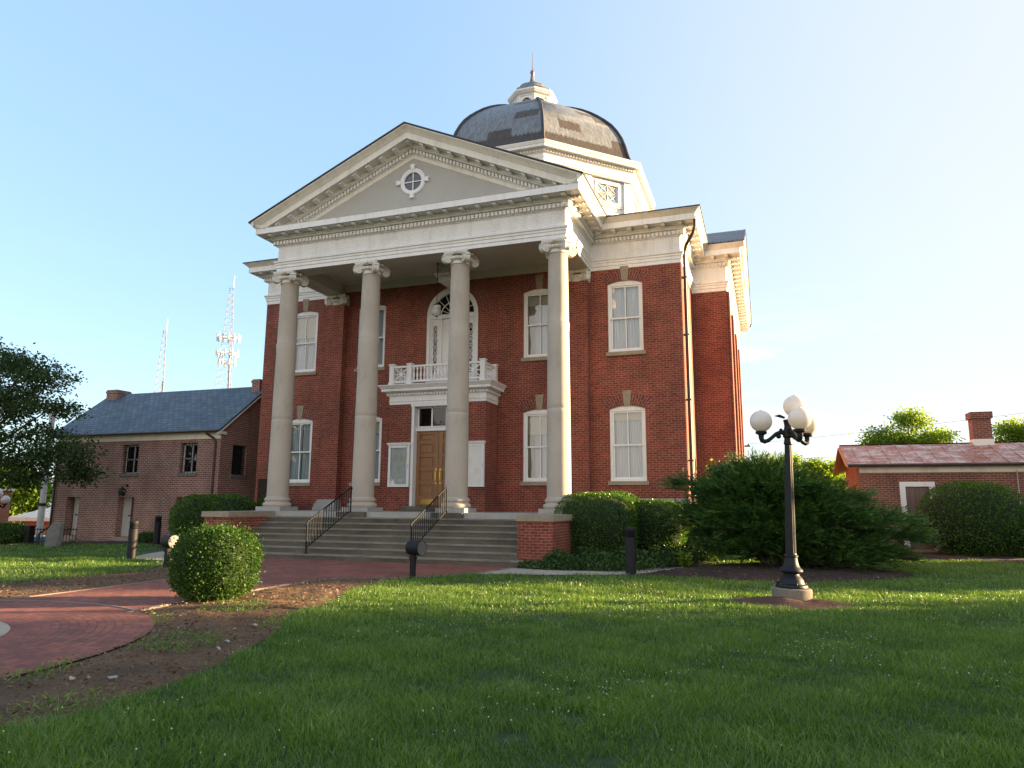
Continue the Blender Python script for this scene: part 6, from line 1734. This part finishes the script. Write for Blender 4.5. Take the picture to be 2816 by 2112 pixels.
tree('leafy_tree', 'dark leafy tree with layered boughs at the left edge beside the jail', (-18.4, -2.6, -.4),
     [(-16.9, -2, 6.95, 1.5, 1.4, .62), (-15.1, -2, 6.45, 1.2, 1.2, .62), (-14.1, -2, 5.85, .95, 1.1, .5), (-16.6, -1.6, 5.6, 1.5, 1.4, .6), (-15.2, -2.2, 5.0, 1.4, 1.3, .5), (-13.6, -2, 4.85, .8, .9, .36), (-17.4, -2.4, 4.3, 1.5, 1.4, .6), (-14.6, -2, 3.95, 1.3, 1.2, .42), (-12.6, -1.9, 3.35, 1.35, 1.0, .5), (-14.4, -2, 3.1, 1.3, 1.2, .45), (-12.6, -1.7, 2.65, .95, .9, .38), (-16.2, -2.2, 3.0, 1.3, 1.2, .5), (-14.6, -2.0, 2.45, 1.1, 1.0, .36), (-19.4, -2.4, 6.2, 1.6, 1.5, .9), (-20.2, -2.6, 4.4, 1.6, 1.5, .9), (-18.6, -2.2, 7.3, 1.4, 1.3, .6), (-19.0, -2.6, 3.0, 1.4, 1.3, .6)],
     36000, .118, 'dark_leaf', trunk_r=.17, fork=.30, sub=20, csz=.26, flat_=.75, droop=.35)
G2 = 'sunlit trees beyond the small house'
tree('sunlit_tree', 'spreading light green tree rising behind the red tin roof', (24.5, 60, 0), [(24.6, 60, 9.9, 1.9, 1.9, 1.25), (22.4, 60, 8.3, 1.7, 1.8, 1.15), (26.9, 60, 8.2, 1.6, 1.8, 1.0), (24.2, 60.6, 7.9, 2.0, 2, 1.2), (21.2, 60, 7.2, 1.0, 1.2, .8), (25.6, 59.6, 6.8, 2.2, 2, 1.1), (22.9, 60, 6.2, 2, 2, 1.2)], 15000, .27, 'sun_leaf', G2, .32, .4, 24, .48)
tree('sunlit_tree', 'light green tree at the right edge behind the brick chimney', (34.4, 60, 0), [(33.4, 60, 8.9, 1.3, 1.5, .95), (35.2, 60, 8.6, 1.5, 1.6, 1.1), (32.2, 60, 7.4, .9, 1.2, .8), (34.4, 60, 6.9, 2.2, 2, 1.2), (37, 60, 7.4, 1.7, 1.7, 1.1)], 11000, .27, 'sun_leaf', G2, .32, .4, 24, .48)
G3 = 'low trees along the far right skyline'
for i, (x, h, w_, lab) in enumerate([(11.4, 8.0, 1.7, 'far green tree left of the lamp post shaft, just above the juniper'), (14.2, 8.1, 1.0, 'thin far sapling just right of the lamp post shaft'), (17.0, 7.9, 1.9, 'broad far tree between the lamp post and the tin roof'), (19.8, 7.6, 1.8, 'far tree cut off by the gable of the small house'), (8.6, 7.0, 1.6, 'far tree mostly hidden by the courthouse corner')]):
    y = 82 + i * 1.5
    tree('far_tree', lab, (x, y, 0), [(x, y, h - .9, w_, 1.5, 1.0), (x - .5 * w_, y, h - 2.2, w_ * .9, 1.6, 1.1), (x + .6 * w_, y, h - 2.3, w_ * .9, 1.6, 1.1), (x, y, h - 3.6, w_ * 1.3, 1.6, 1.2)], 5000, .36, 'sun_leaf', G3, .25, .35, 18, .5)
G4 = 'sunlit trees behind the white roofed shed'
for x, y, h, lab in ((-71, 40, 5.2, 'bright green tree behind the shed, nearest the street pole'), (-76, 42, 5.8, 'bright green tree behind the shed beside the red building'), (-64, 44, 6.0, 'bright green tree behind the shed partly hidden by the jail')):
    tree('street_tree', lab, (x, y, -2), [(x, y, h - 1.2, 2.6, 2, 1.6), (x - 2, y, h - 2.6, 2.2, 2, 1.6), (x + 2, y, h - 2.5, 2.2, 2, 1.7), (x, y, h - 4.4, 3.4, 2.4, 1.8)], 9000, .42, 'sun_leaf', G4, .3, .25, 24, .6)
# trees to the right, out of the frame, that shade the lawn in the low sun
G5 = 'shade trees along the street to the right'
shade_proto = tree('shade_tree', 'large shade tree along the street to the right of the lawn', (0, 0, 0), [(0, 0, 8.2, 2.6, 2.6, 1.8), (-2.2, .6, 6.6, 2.2, 2.2, 1.6), (2.2, -.6, 6.4, 2.2, 2.2, 1.6), (.4, 2.2, 6.0, 2.2, 2.2, 1.5), (-.4, -2.2, 5.8, 2.2, 2.2, 1.5), (0, 0, 5.2, 3.2, 3.2, 1.5), (1.5, 1.5, 4.0, 2.2, 2.2, 1.1), (-1.6, -1.2, 4.0, 2.2, 2.2, 1.1)], 12000, .42, 'dark_leaf', G5, .3, .3, 22, .55)
SD2 = Vector((cos(SUN_AZ), sin(SUN_AZ))); SQ = Vector((-sin(SUN_AZ), cos(SUN_AZ)))
def from_sun(t, q): p_ = SD2 * t + SQ * q; return (p_.x, p_.y, 0)
SHADE = [(60, -7.1, .70, 1.21), (54, -18.4, 1.45, 1.45), (64, -17.3, 1.2, 1.25), (50, -24.5, 1.3, 1.3), (66, -27, 1.4, 1.4), (56, -33, 1.3, 1.3), (74, 1.5, .6, .6), (67, -9.6, .55, 1.05), (48, -31, 1.1, 1.1)]
for i, (t, q, s_, sz_) in enumerate(SHADE):
    o = shade_proto if i == 0 else copy_tree(shade_proto)
    o.location = from_sun(t, q); o.scale = (s_, s_, sz_); o.rotation_euler.z = i * 1.7

for i, (bx, by, s_) in enumerate([(-37, -41, 1.1), (-49, -47, 1.3), (-29, -55, 1.2), (-60, -36, 1.2)]):
    o = copy_tree(shade_proto); o.location = (bx, by, 0); o.scale = (s_, s_, s_); o.rotation_euler.z = 2 + i * 1.3
    tag(o, 'leafy tree across the street opposite the courthouse front', 'tree', 'trees across the street behind the viewer')

# ================================================================== lawn: blades, clover, chips
def scatter(y_near, y_far, dens):
    """random ground points inside the picture's wedge between two depths along the view"""
    out = []
    fx, fy = -sin(YAW), cos(YAW); rx_, ry_ = cos(YAW), sin(YAW)
    n = int(dens * (y_far - y_near) * (y_far + y_near) * 1.15)
    d = np.sqrt(rng.uniform(y_near ** 2, y_far ** 2, n)); l = rng.uniform(-1.12, 1.18, n) * d
    return 10.764 + fx * d + rx_ * l, -20.669 + fy * d + ry_ * l
bare = [bed_right, bed_left, plaza, walk_right, walk_left, jun_bed, house_bed, lamp_bed, ivy_bed, jail_bed, side_bed, [(-9, -2.8), (9, -2.8), (9, 3.1), (9.8, 6.9), (9.8, 30), (-9.8, 30)], [(JX0, JY0 - .5), (JX1, JY0 - .5), (JX1, 9), (JX0, 9)], [(13.7, 8), (24, 8), (24, 14), (13.7, 14)]]
def on_lawn(x, y):
    ok = np.ones(len(x), bool)
    for P in bare: ok &= ~in_poly(x, y, P)
    ok &= np.hypot(x - CC[0], y - CC[1]) > 3.68
    ok &= np.hypot(x - 11.08, y + 7.55) > .33
    return ok & (x > -15.4)
def patch(x, y): return (.5 + .28 * np.sin(x * 1.7 + 1.3 * np.sin(y * 1.1)) * np.sin(y * 1.9 + np.sin(x * .8)) + .22 * np.sin(x * 4.1 + y * 2.3) * np.sin(y * 5.2 - x * 1.2))
GV, GR = [], []
for yn, yf, dens, h0, w0 in ((3.2, 6.5, 5000, .068, .0056), (6.5, 9.5, 3300, .064, .0066), (9.5, 14, 1700, .062, .009), (14, 22, 620, .07, .013), (22, 40, 180, .06, .022)):
    x, y = scatter(yn, yf, dens); ok = on_lawn(x, y); x, y = x[ok], y[ok]
    pt = patch(x, y); keep = rng.random(len(x)) < .55 + .6 * pt
    for bx, by, br_ in ((9.35, -15.2, .16), (9.05, -15.75, .14), (9.75, -16.0, .12), (9.15, -14.6, .10)): keep &= np.hypot(x - bx, y - by) > br_ * rng.uniform(.6, 1.3, len(x))
    x, y, pt = x[keep], y[keep], pt[keep]; N = len(x)
    h = h0 * (.35 + 1.1 * pt) * rng.uniform(.5, 1.45, N); a_ = rng.normal(0, 1.9, N) + 3 * np.sin(x * 1.9 + np.sin(y * 2.7)) + 2 * np.sin(y * 3.1 + x); lean = rng.uniform(.2, 1.05, N) * h
    dx, dy = np.cos(a_) * lean, np.sin(a_) * lean; b_ = rng.uniform(0, 2 * pi, N); wx, wy = np.cos(b_) * w0 / 2, np.sin(b_) * w0 / 2
    z0 = np.zeros(N)
    p0 = np.stack([x - wx, y - wy, z0], 1); p1 = np.stack([x + wx, y + wy, z0], 1)
    m0 = np.stack([x + dx * .4 + wx * .8, y + dy * .4 + wy * .8, h * .62], 1); m1 = np.stack([x + dx * .4 - wx * .8, y + dy * .4 - wy * .8, h * .62], 1)
    tp = np.stack([x + dx, y + dy, h * .95], 1); tq = tp + np.stack([wx * .15, wy * .15, z0], 1)
    GV.append(np.stack([p0, p1, m0, m1], 1)); GV.append(np.stack([m1, m0, tq, tp], 1))
    r_ = np.clip(.14 + .5 * pt + rng.normal(0, .27, N), 0, 1); GR += [r_, r_]
o = leaf_obj('lawn_grass', 'grass', np.concatenate(GV), 4, np.concatenate(GR)); tag(o, kind='stuff')
tx, ty = scatter(4.3, 15, 5.5); ok = on_lawn(tx, ty) & (patch(tx, ty) + rng.normal(0, .2, len(tx)) > .35); tx, ty = tx[ok], ty[ok]
K_ = 26; N = len(tx) * K_; sc_ = np.repeat(rng.uniform(.6, 1.25, len(tx)), K_); cx_ = np.repeat(tx, K_) + rng.normal(0, .05, N) * sc_; cy_ = np.repeat(ty, K_) + rng.normal(0, .05, N) * sc_
a_ = rng.uniform(0, 2 * pi, N); L_ = sc_ * rng.uniform(.05, .12, N); el = rng.uniform(.35, 1.3, N)
D = np.stack([np.cos(a_) * np.cos(el), np.sin(a_) * np.cos(el), np.sin(el)], 1); P = np.stack([cx_, cy_, np.full(N, .012)], 1)
Q = P + D * (L_ * .55)[:, None]; T = P + D * L_[:, None]; T[:, 2] -= L_ * .22; S_ = np.stack([-np.sin(a_), np.cos(a_), np.zeros(N)], 1) * .0042
V_ = np.concatenate([np.stack([P - S_ * .6, P + S_ * .6, Q + S_, Q - S_], 1), np.stack([Q - S_, Q + S_, T + S_ * .1, T - S_ * .1], 1)]); R_ = np.clip(np.repeat(rng.normal(.62, .2, len(tx)), K_) + rng.normal(0, .12, N), 0, 1)
o = leaf_obj('grass_tufts', 'grass', V_, 4, np.concatenate([R_, R_])); tag(o, kind='stuff')
# clover blooms
x, y = scatter(4.6, 18, 40); cl = np.sin(x * 1.3 + 2) * np.sin(y * 1.1 - 1) + .5 * np.sin(x * 3.1 - y * 2); ok = on_lawn(x, y) & (cl + rng.normal(0, .45, len(x)) > .75); x, y = x[ok], y[ok]
mb = MB()
for a_, b_ in zip(x, y):
    r_ = random.uniform(.003, .006); mb.sphere((a_, b_, random.uniform(.06, .10)), r_, 6, 4)
tag(mb.build('clover_blooms', 'clover', smooth=60), kind='stuff')
# bark chips and straw on the beds
CV, CR = [], []
x, y = scatter(4.0, 20, 300); ok = (in_poly(x, y, bed_right) | in_poly(x, y, bed_left) | in_poly(x, y, jun_bed)); x, y = x[ok], y[ok]; N = len(x)
P = np.stack([x, y, rng.uniform(.02, .085, N)], 1); D = rng.normal(size=(N, 3)) * np.array((1, 1, .25)); L = rng.uniform(.015, .06, N)
o = leaf_obj('bark_chips', 'chip', leaf_quads(P, D, L, L * rng.uniform(.15, .6, N)), 4, rng.beta(1.6, 2.4, N)); tag(o, kind='stuff')
# thin weeds creeping over the right bed
x, y = scatter(4.0, 12, 900); pt = np.sin(x * 2.6 + y * 1.4) * np.sin(y * 2.2 - x * .7 + 1) ; ok = in_poly(x, y, bed_right) & (pt + rng.normal(0, .18, len(x)) > .30); x, y = x[ok], y[ok]; N = len(x)
P = np.stack([x, y, np.full(N, .045)], 1); D = unit(rng.normal(size=(N, 3)) * np.array((1, 1, .3)) + np.array((0, 0, .55))); L = rng.uniform(.03, .085, N)
o = leaf_obj('bed_weeds', 'grass', leaf_quads(P, D, L, L * .14), 4, rng.random(N)); tag(o, kind='stuff')
# pale bits of litter in the bed
for i, (px, py, s_) in enumerate([(4.62, -12.9, .055), (5.05, -13.9, .05), (5.25, -14.25, .035), (5.3, -15.6, .06), (5.0, -15.75, .045), (4.6, -13.25, .025)]):
    mb = MB(); n = 7; pts = [(px + s_ * random.uniform(.6, 1) * cos(2 * pi * k / n), py + .55 * s_ * random.uniform(.5, 1) * sin(2 * pi * k / n)) for k in range(n)]
    mb.prism([(p_[0], p_[1]) for p_ in pts], 0, 1); mb.v = [(v_[0], v_[2], .060 + .008 * v_[1] + .012 * sin(v_[0] * 70)) for v_ in mb.v]
    tag(mb.build('stone_flake', 'granite', smooth=0), ['pale flat flake lying nearest the lawn edge in the mulch', 'pale flat flake in the middle of the mulch bed', 'small pale flake beside a larger one in the mulch', 'larger pale flake in the near left part of the mulch bed', 'pale flake close beside the larger one in the near mulch', 'tiny pale flake in the weedy part of the mulch bed'][i], 'stone flake', 'pale flakes in the mulch bed')
